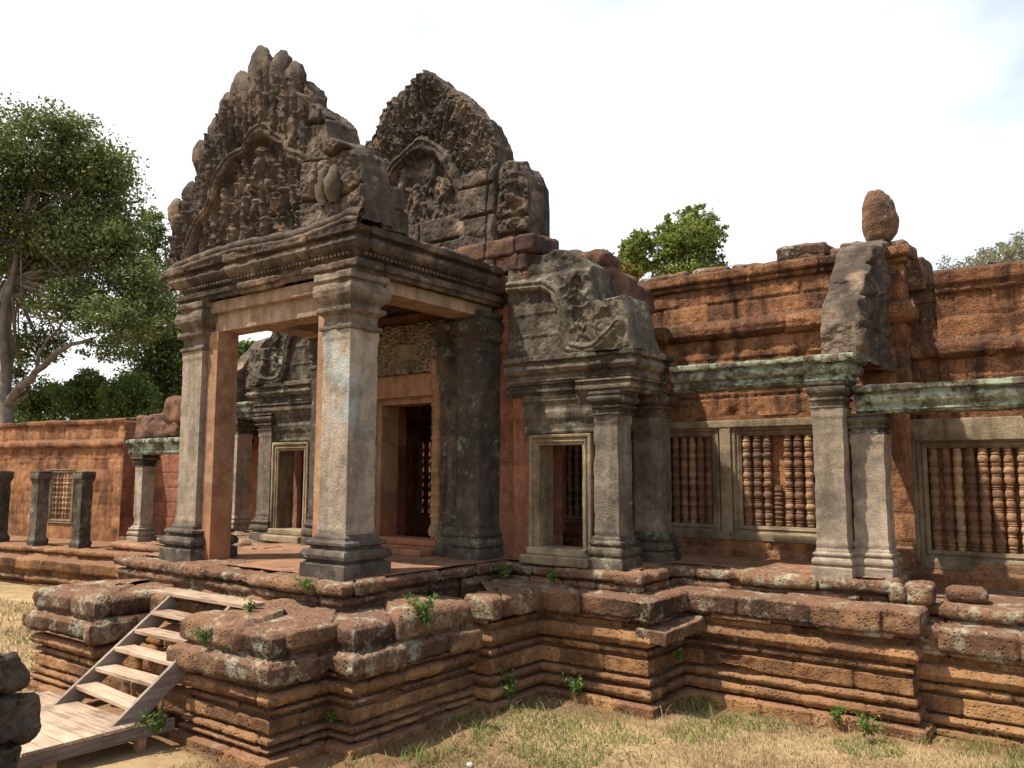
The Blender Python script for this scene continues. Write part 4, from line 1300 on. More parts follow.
def mid_gallery(sx, dx, label, xs0=-7.8):
    X = gal_frame(sx, dx)
    pth = (lambda p_: p_) if sx > 0 else (lambda p_: [(X(a), c) for a, c in reversed(p_)])
    rgx = (lambda a, c: (a, c)) if sx > 0 else (lambda a, c: (X(c), X(a)))
    g = thing('gallery', label, 'gallery', (X(-4.5), 11.5, 0))
    q = MB()
    q.sweep(pth([(xs0 - 0.4, 12.0), (-2.3, 12.0), (-2.3, 14)]), UP, ds=0.035, dp=0.025, courses=CU, bl=(0.45, 0.8), groove=0.034, gw=0.011, off=0.012, rough=0.02, rf=12, wear=0.35, worn_r=0.03, chunk=0.08, wave=0.02, seed=91)
    q.build('upper_wall', M['wall_up'], g)
    q = MB()
    # lower wall round the windows
    for (a, c, z0, z1) in ((-6.95, -6.5, 0, 2.1), (-5.05, -4.82, 0, 0.3), (-3.3, -2.3, 0, 2.1)):
        a, c = rgx(a, c)
        q.sweep([(a, 12.0), (c, 12.0)], [(0, z0), (0, z1)], courses=[0.35, 0.7, 1.05, 1.4, 1.75], bl=(0.4, 0.8), groove=0.016, off=0.01, rough=0.014, wave=0.002, seed=int(abs(a * 9)))
    a, c = rgx(xs0, -2.3)
    q.sweep([(a, 11.92), (c, 11.92)], [(0.02, -0.05), (0.02, 0.10), (-0.02, 0.13), (0.0, 0.24), (-0.1, 0.27)], courses=[0.12], bl=(0.5, 0.9), groove=0.02, rough=0.02, chunk=0.03, seed=5)
    a, c = rgx(-6.6, -3.2)
    q.sweep([(a, 12.0), (c, 12.0)], [(0, 2.0), (0, 2.12)], rough=0.01, seed=6)
    q.build('wall', M['wall'], g)
    q = MB()
    for (a, c, z0, z1) in ((-4.985, -4.80, 0.27, 2.0), ):
        a, c = rgx(a, c)
        q.block(((a + c) / 2, 12.04, (z0 + z1) / 2), (c - a - 0.01, 0.2, z1 - z0), rnd=0.012, rough=0.005, res=0.1)
    a, c = rgx(-6.62, -3.2)
    q.block(((a + c) / 2, 12.03, 1.985), (c - a, 0.2, 0.11), rnd=0.012, rough=0.006, res=0.1)
    q.block(((a + c) / 2, 12.02, 0.30), (c - a, 0.22, 0.12), rnd=0.015, rough=0.006, res=0.1)
    q.build('window_surround', M['frame'], g)
    # windows
    if sx > 0:
        window(g, -7.85, -7.05, 0.50, 1.80, 12.0, 6)
        q = MB()
        q.sweep([(-8.2, 12.0), (-6.95, 12.0)], [(0.0, 1.88), (0, 2.15)], rough=0.01, seed=61)
        q.build('wall_infill', M['wall_red'], g)
        q = MB()
        q.sweep([(-8.2, 12.0), (-6.95, 12.0)], [(0.0, 0), (0, 0.42)], rough=0.01, seed=62)
        q.build('wall_infill', M['wall_red'], g)
    a, c = rgx(-6.38, -5.14)
    if sx > 0: window(g, a, c, 0.46, 1.80, 12.0, 9)
    a, c = rgx(-4.66, -3.44)
    window(g, a, c, 0.46, 1.80, 12.0, 8, missing=3 if sx > 0 else None)
    # pillars and architrave of the half gallery
    square_pillar(g, X(-2.94), 10.62, 0.0, 0.36, 0.33, 2.04, 2.38, M['shaft'], M['shaft'], M['green'], seed=101, over=0.055)
    square_pillar(g, X(-2.54), 10.86, 0.0, 0.38, 0.33, 1.72, 1.98, M['shaft'], M['shaft'], M['green'], seed=103, over=0.055)
    q = MB()
    q.sweep(pth([(-5.0, 10.45), (-2.72, 10.45), (-2.72, 11.0)]), [(-0.4, 2.36), (0.0, 2.36), (0.01, 2.385), (0.05, 2.39), (0.05, 2.425), (0.02, 2.43), (0.02, 2.46), (0.08, 2.50), (0.10, 2.56), (0.07, 2.61), (0.05, 2.62), (0.15, 2.635), (0.16, 2.70), (-0.45, 2.72)],
            ds=0.03, dp=0.014, courses=[2.46], bl=(0.7, 1.2), groove=0.02, rough=0.014, wear=0.4, worn_r=0.022, chunk=0.03, wave=0.006, seed=111)
    q.build('architrave', M['mint'], g)
    # half pediment closing the end of the half gallery (stands across, in the Y-Z plane)
    ys = np.linspace(10.3, 12.25, 110)
    T = lin((10.3, 3.02), (10.42, 3.35), (10.62, 3.5), (10.8, 3.75), (11.05, 4.0), (11.2, 4.2), (11.6, 4.36), (12.0, 4.5), (12.25, 4.5))

    def cvg(Xx, Z):
        jz_ = np.min(np.stack([np.abs(Z - q_ - 0.04 * np.sin(Xx * 4)) for q_ in (3.05, 3.5, 3.95)]), 0)
        return -0.06 * np.exp(-(jz_ / 0.02) ** 2) + fine(Xx, Z, 5, 41, 0.025) + 0.09 * fbm(np.stack([Xx, Z, Z * 0], -1), 2.5, 4, seed=3) + 0.03 * np.sin(Z * 9 - Xx * 6)
    q = MB()
    q.relief(ys, np.full(110, 2.62), T(ys), 80, cvg, 0.46, lambda F: np.stack([X(-2.48 + F[..., 2]), F[..., 0], F[..., 1]], -1), rnd=0.05, rough=0.06, seed=9, rimn=0.09)
    q.build('gable', M['dark'], g)
    for i, (x, y, z, w_, d_, h_) in enumerate(((-3.65, 12.25, 4.50, 0.75, 0.6, 0.22), (-3.6, 12.2, 4.36, 0.6, 0.5, 0.2), (-3.0, 12.2, 4.38, 0.5, 0.5, 0.2), (-2.85, 12.4, 4.42, 0.6, 0.6, 0.3), (-2.5, 12.45, 4.3, 0.5, 0.6, 0.4), (-2.25, 12.5, 4.0, 0.4, 0.6, 0.5), (-2.15, 12.6, 3.6, 0.35, 0.6, 0.6), (-5.95, 12.35, 4.42, 0.9, 0.7, 0.14), (-5.1, 12.35, 4.42, 0.6, 0.7, 0.12), (-4.5, 12.35, 4.41, 0.5, 0.6, 0.1))):
        q = MB()
        q.block((X(x), y, z), (w_, d_, h_), rnd=0.06, rough=0.03, warp=0.05, seed=i + 60, res=0.05)
        q.build('coping_block', M['cap'], g)
    return g


mid_gallery(1, 0, 'orange laterite gallery right of the porch, with two baluster windows behind its pillars')
mid_gallery(-1, 0.3, 'half hidden gallery wing seen through the porch, left of the doorway', -5.6)

# the upright stone on top
b = MB()
fz = np.linspace(0, 1, 34)
prf = [(max(0.001, (0.255 - 0.05 * t_) * (1 - abs(2 * t_ - 1) ** 2.7) ** 0.5), 0.84 * t_) for t_ in fz]
b.lathe((0, 0, 0), prf, 26)
V = np.concatenate(b.V)
V[:, 0] += 0.04 * np.sin(V[:, 2] * 4) - 0.06 * V[:, 2]
V = V + (V - np.array([0, 0, 0.4])) * (0.24 * fbm(V + 3.3, 3.5, 4, seed=4) + 0.05 * fbm(V, 14, 3, seed=6))[:, None]
b.V = [V + np.array([-2.62, 12.25, 4.46])]
tag(b.build('finial_stone', M['cap'], loc=(-2.62, 12.25, 4.46)), 'upright rounded brown stone standing alone on top of the gallery wall', 'finial')

# ================================================================ FAR RIGHT GALLERY, lower
DZ = -0.22
lt = thing('gallery_terrace', 'low moulded laterite terrace step under the far right gallery', 'terrace', (-0.5, 10.5, -1.5))
b = MB()
sh = lambda pr, dz: [(u_, z_ + dz) for u_, z_ in pr]
d_ = DZ + 0.03
b.sweep([(-2.3, 10.22), (2.5, 10.22)], sh(PF[:i_f + 1] + [(-0.12, -0.55)], d_), ds=0.03, dp=0.016, courses=[c_ + d_ for c_ in CF], rough=0.015, rf=12, groove=0.022, gw=0.009, off=0.007, wear=0.12, worn_r=0.016, chunk=0.05, wave=0.007, seed=43)
b.build('moulded_base', M['base'], lt)
b = MB()
b.sweep([(-2.3, 10.22), (2.5, 10.22)], sh([(-0.12, -0.60)] + PF[i_f:], d_), ds=0.025, dp=0.02, courses=[-0.52 + d_], bl=(0.5, 1.0), rough=0.02, rf=8, groove=0.045, gw=0.014, off=0.022, wear=0.4, worn_r=0.03, chunk=0.07, wave=0.014, seed=47)
b.build('capping_course', M['cap'], lt)
b = MB()
b.sweep([(-2.3, 10.42), (2.5, 10.42)], sh(PA, DZ), ds=0.03, dp=0.02, courses=[CA[0] + DZ], bl=(0.6, 1.1), rough=0.02, rf=6, groove=0.035, off=0.015, wear=0.65, worn_r=0.05, chunk=0.04, wave=0.015, seed=44)
gx_, gy_ = np.meshgrid(np.linspace(-2.4, 2.5, 40), np.linspace(11.0, 12.6, 16), indexing='ij')
b.grid(np.stack([gx_, gy_, DZ + 0.004 + 0.01 * fbm(np.stack([gx_, gy_, gx_ * 0], -1), 3)], -1))
b.build('upper_course', M['cap'], lt)
for i, (x, y, z, sx_, sy_, sz_, lab) in enumerate(((-2.2, 10.32, -0.12, 0.2, 0.25, 0.26, 'small rounded lichen grey block at the corner below the paired pillars'),
                                                  (-1.98, 10.42, -0.12, 0.3, 0.3, 0.26, 'pitted brown block between the small grey block and the flat block'),
                                                  (-1.55, 10.75, -0.14, 0.42, 0.3, 0.17, 'flat brown loose block lying before the far right window'))):
    b = MB()
    b.block((x, y, z), (sx_, sy_, sz_), rnd=0.07, rough=0.025, warp=0.04, seed=i + 80, res=0.035, rz=0.1 * i)
    tag(b.build('stone_block', M['cap'], loc=(x, y, z - sz_ / 2)), lab, 'stone block', 'loose laterite blocks on the terrace')

fg = thing('gallery', 'far right gallery wall cut by the photo edge, with one wide baluster window', 'gallery', (-0.5, 12.3, DZ))
b = MB()
UPR = [(0.0, 1.92), (0.0, 2.78), (0.05, 2.80), (0.12, 2.85), (0.13, 2.95), (0.10, 3.04), (0.02, 3.08), (0.02, 3.66), (0.06, 3.69), (0.07, 3.74), (0.04, 3.76), (0.10, 3.80), (0.12, 3.96), (0.08, 4.0), (-0.9, 4.0)]
b.sweep([(-1.95, 12.3), (2.6, 12.3)], UPR, ds=0.035, dp=0.025, courses=[2.2, 2.5, 2.78, 3.08, 3.36, 3.66], bl=(0.45, 0.9), groove=0.034, gw=0.011, off=0.012, rough=0.02, rf=12, wear=0.35, worn_r=0.03, chunk=0.08, wave=0.02, seed=95)
UPL = UPR[:8] + [(0.02, 3.6), (-0.9, 3.64)]
b.sweep([(-2.6, 12.33), (-1.8, 12.33)], UPL, ds=0.035, dp=0.025, courses=[2.2, 2.5, 2.78, 3.08, 3.36], bl=(0.3, 0.6), groove=0.03, gw=0.016, off=0.03, rough=0.025, wear=0.6, chunk=0.09, wave=0.02, seed=96)
b.build('upper_wall', M['wall_up'], fg)
b = MB()
b.sweep([(-2.6, 12.3), (-2.36, 12.3)], [(0, DZ), (0, 1.95)], courses=[0.1, 0.45, 0.8, 1.15, 1.5], groove=0.016, rough=0.014, wave=0.002, seed=97)
b.sweep([(-2.6, 12.22), (2.6, 12.22)], [(0.06, DZ), (0.06, -0.05), (0.0, -0.02), (0.02, 0.08), (-0.1, 0.1)], courses=[-0.05], bl=(0.5, 1), groove=0.02, rough=0.02, chunk=0.03, seed=98)
b.build('wall', M['wall'], fg)
b = MB()
b.block((0.05, 12.35, 1.83), (5.0, 0.22, 0.30), rnd=0.012, rough=0.006, res=0.1)
b.block((-2.365, 12.34, 0.9), (0.13, 0.2, 1.66), rnd=0.012, rough=0.006, res=0.1)
b.block((0.05, 12.33, 0.05), (5.0, 0.24, 0.14), rnd=0.012, rough=0.006, res=0.1)
b.build('window_surround', M['frame'], fg)
window(fg, -2.17, -0.85, 0.22, 1.58, 12.3, 9)
window(fg, 0.2, 1.5, 0.22, 1.58, 12.3, 9)
b = MB()
b.sweep([(1.62, 12.3), (2.6, 12.3)], [(0, 0), (0, 1.75)], rough=0.014, seed=100)
b.sweep([(-0.74, 12.3), (0.1, 12.3)], [(0, 0), (0, 1.75)], courses=[0.1, 0.45, 0.8, 1.15, 1.5], groove=0.016, rough=0.014, wave=0.002, seed=99)
b.build('wall_pier', M['wall'], fg)
b = MB()
b.sweep([(-2.66, 10.72), (2.5, 10.72)], [(-0.4, 1.98), (0.0, 1.98), (0.01, 2.005), (0.05, 2.01), (0.05, 2.04), (0.02, 2.045), (0.02, 2.075), (0.08, 2.12), (0.10, 2.18), (0.07, 2.22), (0.05, 2.23), (0.15, 2.245), (0.16, 2.32), (-0.45, 2.34)],
        ds=0.03, dp=0.014, courses=[2.06], bl=(0.8, 1.5), groove=0.02, rough=0.014, wear=0.4, worn_r=0.022, chunk=0.03, wave=0.006, seed=113)
b.build('architrave', M['mint'], fg)
square_pillar(fg, -0.62, 10.92, DZ, 0.36, 0.12, 1.68, 1.98, M['shaft'], M['shaft'], M['green'], seed=121, over=0.09)

# ================================================================ FAR LEFT GALLERY, lower and turned slightly
TH = math.radians(9)
LO = np.array([-17.0, 12.3])
LZ = -0.68
ex, en = np.array([math.cos(TH), math.sin(TH)]), np.array([math.sin(TH), -math.cos(TH)])


def lmap(Q):      # local: x along the wall (negative = further left), y outward negative
    x, y, z = Q[..., 0], Q[..., 1], Q[..., 2]
    w = LO[None] + x[..., None] * ex - y[..., None] * en
    return np.concatenate([w, (z + LZ)[..., None]], -1)


lg = thing('gallery', 'sunlit far left laterite wall with a baluster window behind the trees side', 'gallery', tuple(LO - 5 * ex) + (LZ,))
lg['label'] = 'long sunlit orange laterite wall at the far left, with small baluster windows'
b = MB()
LPp = [(0.0, 0.0), (0.0, 2.55), (0.06, 2.58), (0.10, 2.64), (0.10, 2.74), (0.03, 2.8), (0.02, 2.82), (0.02, 3.2), (0.08, 3.24), (0.10, 3.36), (-0.8, 3.42)]
WX = [(-8.15, -7.05), (-12.2, -11.1)]
edges = sorted([-17.0, -4.85] + [v for w_ in WX for v in w_])
for k in range(0, len(edges), 2):
    b.sweep([(edges[k], 0), (edges[k + 1], 0)], [(0, 0), (0, 1.98)], ds=0.06, dp=0.05, courses=[0.33, 0.66, 1.0, 1.33, 1.66], bl=(0.4, 0.8), groove=0.02, gw=0.02, off=0.012, rough=0.012, wave=0.003, seed=130 + k, mapf=lmap)
for a, c in WX:
    b.sweep([(a, 0), (c, 0)], [(0, 0), (0, 0.45)], ds=0.06, dp=0.05, rough=0.012, mapf=lmap)
b.sweep([(-17, 0), (-4.85, 0)], [(0, 1.9)] + LPp[1:], ds=0.06, dp=0.035, courses=[2.25, 2.56, 2.82, 3.2], bl=(0.4, 0.8), groove=0.02, gw=0.02, off=0.012, rough=0.02, wear=0.5, chunk=0.06, wave=0.03, seed=140, mapf=lmap)
b.build('wall', M['wall'], lg)
for a, c in WX:
    window(lg, a + 0.1, c - 0.1, 0.55, 1.85, 0.0, 6, mapf=lmap, fw=0.12)
b = MB()
b.sweep([(-16, -2.05), (2.2, -2.05)], sh(PF, 0.0), ds=0.06, dp=0.03, courses=CF, rough=0.016, groove=0.022, off=0.012, wear=0.45, chunk=0.035, wave=0.015, seed=145, mapf=lmap)
b.sweep([(-16, -1.75), (2.2, -1.75)], PA, ds=0.05, dp=0.03, courses=CA, bl=(0.6, 1.1), rough=0.022, groove=0.03, off=0.015, wear=0.65, chunk=0.05, wave=0.015, seed=146, mapf=lmap)
gx_, gy_ = np.meshgrid(np.linspace(-17, 1.5, 90), np.linspace(-1.3, 0.05, 12), indexing='ij')
b.grid(lmap(np.stack([gx_, gy_, 0.004 + 0.01 * fbm(np.stack([gx_, gy_, gx_ * 0], -1), 3)], -1)))
b.build('terrace_base', M['base'], lg)
for i, (x, lab) in enumerate(((-4.5, 'short square stone pillar nearest the porch, right of the small left window'), (-6.3, 'short square stone pillar left of the small window in the left wall'), (-8.0, 'short stone pillar cut by the left edge of the photo'))):
    c_ = lmap(np.array([[x, -1.45, 0.0]]))[0]
    t_ = thing('stone_pillar', lab, 'pillar', tuple(c_), 'free standing short pillars before the left wall')
    q = MB()
    h = 1.9
    ax2 = lambda Q, c_=c_: np.concatenate([(c_[None, :2] + Q[..., 0:1] * ex - Q[..., 1:2] * en), Q[..., 2:3] + c_[2]], -1)
    q.sweep(rect(-0.14, 0.14, -0.15, 0.15), [(0.04, -0.02), (0.05, 0.12), (0.0, 0.2), (0, h - 0.28), (0.03, h - 0.22), (0.04, h)], closed=True, ds=0.04, dp=0.03, rough=0.012, wear=0.4, chunk=0.03, seed=150 + i, mapf=ax2)
    q.block((c_[0], c_[1], c_[2] + h - 0.03), (0.32, 0.34, 0.1), rz=TH, rnd=0.03, rough=0.01)
    q.build('shaft', M['green'], t_)
    q = MB()
    q.block((c_[0], c_[1], c_[2] + h - 0.12), (0.38, 0.4, 0.16), rz=TH, rnd=0.04, rough=0.015)
    q.build('capital', M['black_stone'], t_)

# ---- last stretch of the left half gallery, between the porch and the far left wall
LD = -0.5
eg = thing('gallery', 'low dark roofed stretch of gallery just left of the porch, with one standing pillar', 'gallery', (-18.2, 11.5, LD))
b = MB()
b.sweep([(-21.72, 11.4), (-21.72, 12.3), (-16.2, 12.3)], [(0, 1.75), (0, 2.1), (0.05, 2.14), (0.05, 2.3), (0.0, 2.34), (0.0, 2.6), (-0.25, 2.62)], courses=[2.1, 2.34], bl=(0.5, 0.9), groove=0.02, rough=0.025, chunk=0.05, seed=171)
for a, c in ((-21.72, -19.5), (-18.1, -16.2)):
    b.sweep([(a, 11.4), (a, 12.3), (c, 12.3)] if a < -21 else [(a, 12.3), (c, 12.3)], [(0, LD), (0, 1.8)], courses=[0.0, 0.4, 0.8, 1.2], groove=0.02, rough=0.015, wave=0.002, seed=172)
b.sweep([(-19.5, 12.3), (-18.1, 12.3)], [(0, LD), (0, 0.0)], rough=0.015, seed=173)
b.sweep([(-19.5, 12.3), (-18.1, 12.3)], [(0, 1.4), (0, 1.8)], rough=0.015, seed=174)
b.build('wall', M['wall_red'], eg)
window(eg, -19.35, -18.25, 0.05, 1.35, 12.3, 7)
b = MB()
b.sweep([(-20.2, 10.75), (-16.3, 10.75)], [(-0.4, 1.66), (0.0, 1.66), (0.02, 1.70), (0.05, 1.72), (0.01, 1.74), (0.02, 1.84), (0.06, 1.90), (0.12, 1.94), (0.12, 2.04), (-1.7, 2.1)], ds=0.05, dp=0.02, courses=[1.73], bl=(0.7, 1.2), groove=0.02, rough=0.014, wear=0.4, chunk=0.03, seed=175)
b.build('architrave', M['mint'], eg)
square_pillar(eg, -19.8, 10.98, LD, 0.33, -0.1, 1.36, 1.66, M['shaft'], M['shaft'], M['green'], seed=180, over=0.09)
for i, (x, z, w_, h_) in enumerate(((-19.9, 2.35, 0.8, 0.7), (-19.0, 2.3, 1.2, 0.45), (-18.2, 2.75, 1.6, 0.7), (-17.2, 2.6, 1.2, 0.8))):
    b = MB()
    b.block((x, 11.6, z), (w_, 1.4, h_), rnd=0.14, rough=0.05, warp=0.12, seed=190 + i, res=0.07)
    b.build('roof_block', M['roof'], eg)
b = MB()
b.sweep([(-20.4, 10.5), (-16.2, 10.5)], [(u_, z_ + LD) for u_, z_ in PA], ds=0.05, dp=0.03, courses=[CA[0] + LD], bl=(0.6, 1.1), rough=0.022, groove=0.03, off=0.015, wear=0.65, chunk=0.05, wave=0.015, seed=181)
gx_, gy_ = np.meshgrid(np.linspace(-20.4, -16.2, 50), np.linspace(10.7, 12.35, 20), indexing='ij')
b.grid(np.stack([gx_, gy_, LD + 0.006 + 0.012 * fbm(np.stack([gx_, gy_, gx_ * 0], -1), 3)], -1))
b.build('floor', M['paving'], eg)

# ================================================================ WOODEN STAIR AND LANDING
st = thing('wooden_staircase', 'weathered wooden open-riser stair leaning on the terrace between the two stone flanks', 'staircase', (-8.85, 4.6, -1.3))
for k in range(6):
    b = MB()
    y, z = 5.62 - 0.215 * k, -0.27 - 0.175 * k
    if k == 0:
        b.block((-8.9, y + 0.14, z + 0.02), (1.95, 0.27, 0.045), rnd=0.006, rough=0.002, res=0.2)
    else:
        b.block((-8.83, y + 0.11, z), (1.26, 0.22, 0.045), rnd=0.006, rough=0.002, res=0.2, rz=[0, .01, -.012, .006, 0, -.02][k], tilt=(0, [0, .006, -.008, .01, -.006, .03][k]))
    b.build('tread', M['plank'], st)
for x in (-9.46, -8.22):
    b = MB()
    y0, z0, y1, z1 = 4.36, -1.30, 5.60, -0.34
    L = math.hypot(y1 - y0, z1 - z0)
    b.block((x, (y0 + y1) / 2 + 0.05, (z0 + z1) / 2 - 0.04), (0.05, L + 0.15, 0.20), tilt=(math.atan2(z1 - z0, y1 - y0), 0), rnd=0.006, rough=0.003, res=0.2)
    b.build('stringer', M['board'], st)
b = MB()
b.block((-8.75, 5.2, -1.15), (0.09, 0.09, 0.75), rnd=0.006, rough=0.002, res=0.2)
b.build('support_post', M['post'], st)
ld = thing('wooden_landing', 'low plank landing platform at the foot of the wooden stair', 'platform', (-8.9, 4.0, -1.5))
for k in range(6):
    b = MB()
    x0, x1 = -10.1 + 0.1 * k, -8.08
    b.block(((x0 + x1) / 2, 4.48 - 0.186 * k, -1.29), (x1 - x0, 0.178, 0.035), rnd=0.004, rough=0.0015, res=0.3)
    b.build('plank', M['plank'], ld)
for y0, y1, x in ((3.4, 4.95, -8.12), (3.4, 4.7, -9.6)):
    b = MB()
    b.block((x, (y0 + y1) / 2, -1.37), (0.05, y1 - y0, 0.12), rnd=0.005, rough=0.002, res=0.3)
    b.build('bearer', M['board'], ld)
for x, y in ((-8.17, 4.62), (-8.17, 3.75), (-9.55, 4.5), (-9.55, 3.75)):
    b = MB()
    b.block((x, y, -1.55), (0.09, 0.09, 0.42), rnd=0.005, rough=0.002, res=0.3)
    b.build('leg', M['post'], ld)

# ================================================================ NEAR STONE AT LOWER LEFT
b = MB()
c = at(-36, 700, 6.4)
for i, (yy, rr, hh) in enumerate(((672, 0.30, 0.30), (722, 0.40, 0.36), (775, 0.34, 0.4), (830, 0.42, 0.5))):
    q_ = at(-36, yy, 6.4)
    b.block(tuple(q_), (rr * 2, rr * 2, hh), rz=0.6, rnd=0.09, rough=0.06, warp=0.20, seed=200 + i, res=0.025)
tag(b.build('broken_statue', M['rock'], loc=(c[0], c[1], -1.5)), 'dark broken stone remnant at the lower left corner beside the wooden landing', 'stone')


# ================================================================ VEGETATION
def leaves(mb, P, size, rg, flat=0.0, dirs=None):
    n = len(P)
    if dirs is None:
        d = rg.normal(size=(n, 3))
    else:
        d = dirs + 0.5 * rg.normal(size=(n, 3))
    d /= np.linalg.norm(d, axis=1, keepdims=True)
    s = rg.normal(size=(n, 3))
    s -= d * (s * d).sum(1, keepdims=True)
    s /= np.linalg.norm(s, axis=1, keepdims=True) + 1e-9
    L = size * rg.uniform(0.6, 1.3, (n, 1))
    w = s * L * 0.26
    V = np.stack([P, P + d * L * 0.5 + w, P + d * L, P + d * L * 0.5 - w], 1)
    q = np.arange(n * 4).reshape(n, 4)
    mb.add(V.reshape(-1, 3), q)


def clump_points(c, r, n, rg, sub=34):
    """points gathered in small sprays through a blob, leaving gaps"""
    k = max(4, n // sub)
    v = rg.normal(size=(k, 3))
    v /= np.linalg.norm(v, axis=1, keepdims=True)
    cc = np.asarray(c) + v * np.asarray(r) * (rg.random((k, 1)) ** 0.42)
    pts = np.repeat(cc, sub, 0)
    sc_ = float(np.mean(r)) * rg.uniform(0.10, 0.2)
    return pts + rg.normal(size=pts.shape) * np.array([sc_, sc_, sc_ * 0.7]), np.repeat(v, sub, 0)


def tree(name, label, base, blobs, trunk, limbs, n, size, mleaf, seed, mbark=None, group=None, hang=None):
    rg = np.random.default_rng(seed)
    t_ = thing(name, label, 'tree', tuple(base), group)
    b = MB()
    for pts, r0, r1 in trunk + limbs:
        pts = np.asarray(pts, float)
        m = 14
        tt = np.linspace(0, 1, len(pts))
        ti = np.linspace(0, 1, m)
        Q = np.stack([np.interp(ti, tt, pts[:, i]) for i in range(3)], -1)
        Q[1:-1] += 0.25 * (r0 + 0.1) * rg.normal(size=(m - 2, 3))
        b.tube(Q, np.linspace(r0, r1, m), 9, rough=0.25)
    root = np.asarray(trunk[0][0][-1], float)
    for (c, r, w_) in blobs:
        c = np.asarray(c, float)
        for j in range(4):
            e_ = c + np.asarray(r) * rg.normal(size=3) * 0.4
            s0 = np.asarray(trunk[0][0][max(0, len(trunk[0][0]) - 1 - (j % 2))], float)
            mid = (s0 + e_) / 2 + rg.normal(size=3) * 0.25 * float(np.mean(r))
            tt = np.linspace(0, 1, 8)[:, None]
            Q = (1 - tt) ** 2 * s0 + 2 * tt * (1 - tt) * mid + tt ** 2 * e_
            b.tube(Q, np.linspace(trunk[0][2] * 0.6, 0.015, 8), 6)
    b.build('trunk', mbark or M['bark'], t_)
    lf = MB()
    tot = sum(w_ for _, _, w_ in blobs)
    for (c, r, w_) in blobs:
        P, dv = clump_points(c, r, int(n * w_ / tot), rg)
        leaves(lf, P, size, rg)
    if hang:
        for a_, n_ in hang:
            a_ = np.asarray(a_)
            for _ in range(n_):
                s_ = a_ + rg.normal(size=3) * np.array([.5, .5, .3])
                Lh = rg.uniform(1, 2.6)
                dr = rg.normal(size=2) * 0.12
                tt = np.linspace(0, 1, 22)
                P = np.stack([s_[0] + dr[0] * tt * Lh, s_[1] + dr[1] * tt * Lh, s_[2] - Lh * tt], -1) + rg.normal(size=(22, 3)) * 0.06
                leaves(lf, P, size * 0.8, rg)
    lf.build('crown', mleaf, t_, smooth=False)
    return t_


def blob(px, py, rpx, rpy, d, w=None, dd=1.0):
    c = at(px, py, d)
    s = d / FPX
    return (c, np.array([rpx * s, rpx * s * dd, rpy * s]), w if w is not None else rpx * rpy)


D1 = 34.0
base = at(10, 470, D1); base[2] = -1.5
tree('broad_tree', 'big dark leafy tree with bare forked trunks at the far left behind the wall', base,
     [blob(20, 150, 62, 42, D1), blob(75, 165, 50, 38, D1 + 1), blob(110, 205, 34, 40, D1 + 1), blob(30, 215, 60, 45, D1 + 2), blob(90, 250, 52, 45, D1), blob(135, 285, 28, 32, D1 - 1),
      blob(-20, 200, 60, 80, D1), blob(75, 305, 42, 26, D1 - 1), blob(125, 320, 45, 26, D1 - 2), blob(15, 285, 22, 40, D1 + 3), blob(-20, 310, 20, 40, D1 + 2), blob(40, 335, 30, 18, D1 + 3), blob(60, 125, 36, 20, D1), blob(105, 170, 30, 30, D1), blob(116, 250, 20, 36, D1 - 1), blob(70, 230, 50, 50, D1 + 1), blob(40, 255, 40, 40, D1 + 1), blob(150, 305, 26, 26, D1 - 1), blob(30, 350, 34, 16, D1 + 3, 500), blob(108, 350, 26, 14, D1 + 2, 300), blob(12, 375, 16, 18, D1 + 3, 250)],
     [([base, at(8, 415, D1), at(6, 340, D1), at(12, 280, D1), at(22, 225, D1)], 0.33, 0.12)],
     [([at(6, 400, D1), at(2, 330, D1 - 0.5), at(14, 265, D1 - 0.5), at(24, 200, D1)], 0.20, 0.07),
      ([at(4, 408, D1), at(28, 380, D1 - 0.5), at(52, 355, D1 - 1), at(92, 339, D1 - 1.5)], 0.2, 0.07),
      ([at(8, 412, D1), at(30, 385, D1), at(42, 350, D1), at(62, 322, D1)], 0.12, 0.05),
      ([at(15, 300, D1), at(28, 285, D1), at(48, 272, D1), at(66, 262, D1)], 0.1, 0.04),
      ([at(14, 265, D1), at(2, 240, D1), at(-10, 215, D1)], 0.1, 0.05)],
     95000, 0.17, M['leaf'], 301, hang=[(at(112, 205, D1), 10), (at(120, 260, D1), 10)])
D2 = 40.0
base = at(160, 470, D2); base[2] = -1.5
tree('vine_draped_tree', 'dark tree hung with creepers just left of the porch', base,
     [blob(150, 330, 38, 42, D2), blob(165, 380, 36, 40, D2), blob(140, 395, 34, 34, D2), blob(185, 350, 26, 60, D2), blob(150, 290, 20, 26, D2)],
     [([base, at(160, 420, D2), at(160, 360, D2), at(155, 320, D2)], 0.35, 0.12)], [], 26000, 0.18, M['leaf'], 302, hang=[(at(160, 300, D2), 26), (at(172, 330, D2), 20)])
D3 = 46.0
base = at(150, 470, D3); base[2] = -1.5
tree('slender_tree', 'small pale green tree top peeping between the big left tree and the pediment', base,
     [blob(152, 222, 13, 16, D3), blob(143, 238, 11, 18, D3), blob(158, 245, 10, 20, D3), blob(150, 268, 9, 16, D3), blob(168, 270, 14, 20, D3)],
     [([base, at(150, 380, D3), at(148, 300, D3), at(150, 230, D3)], 0.2, 0.05)], [], 5200, 0.2, M['leaf2'], 303)
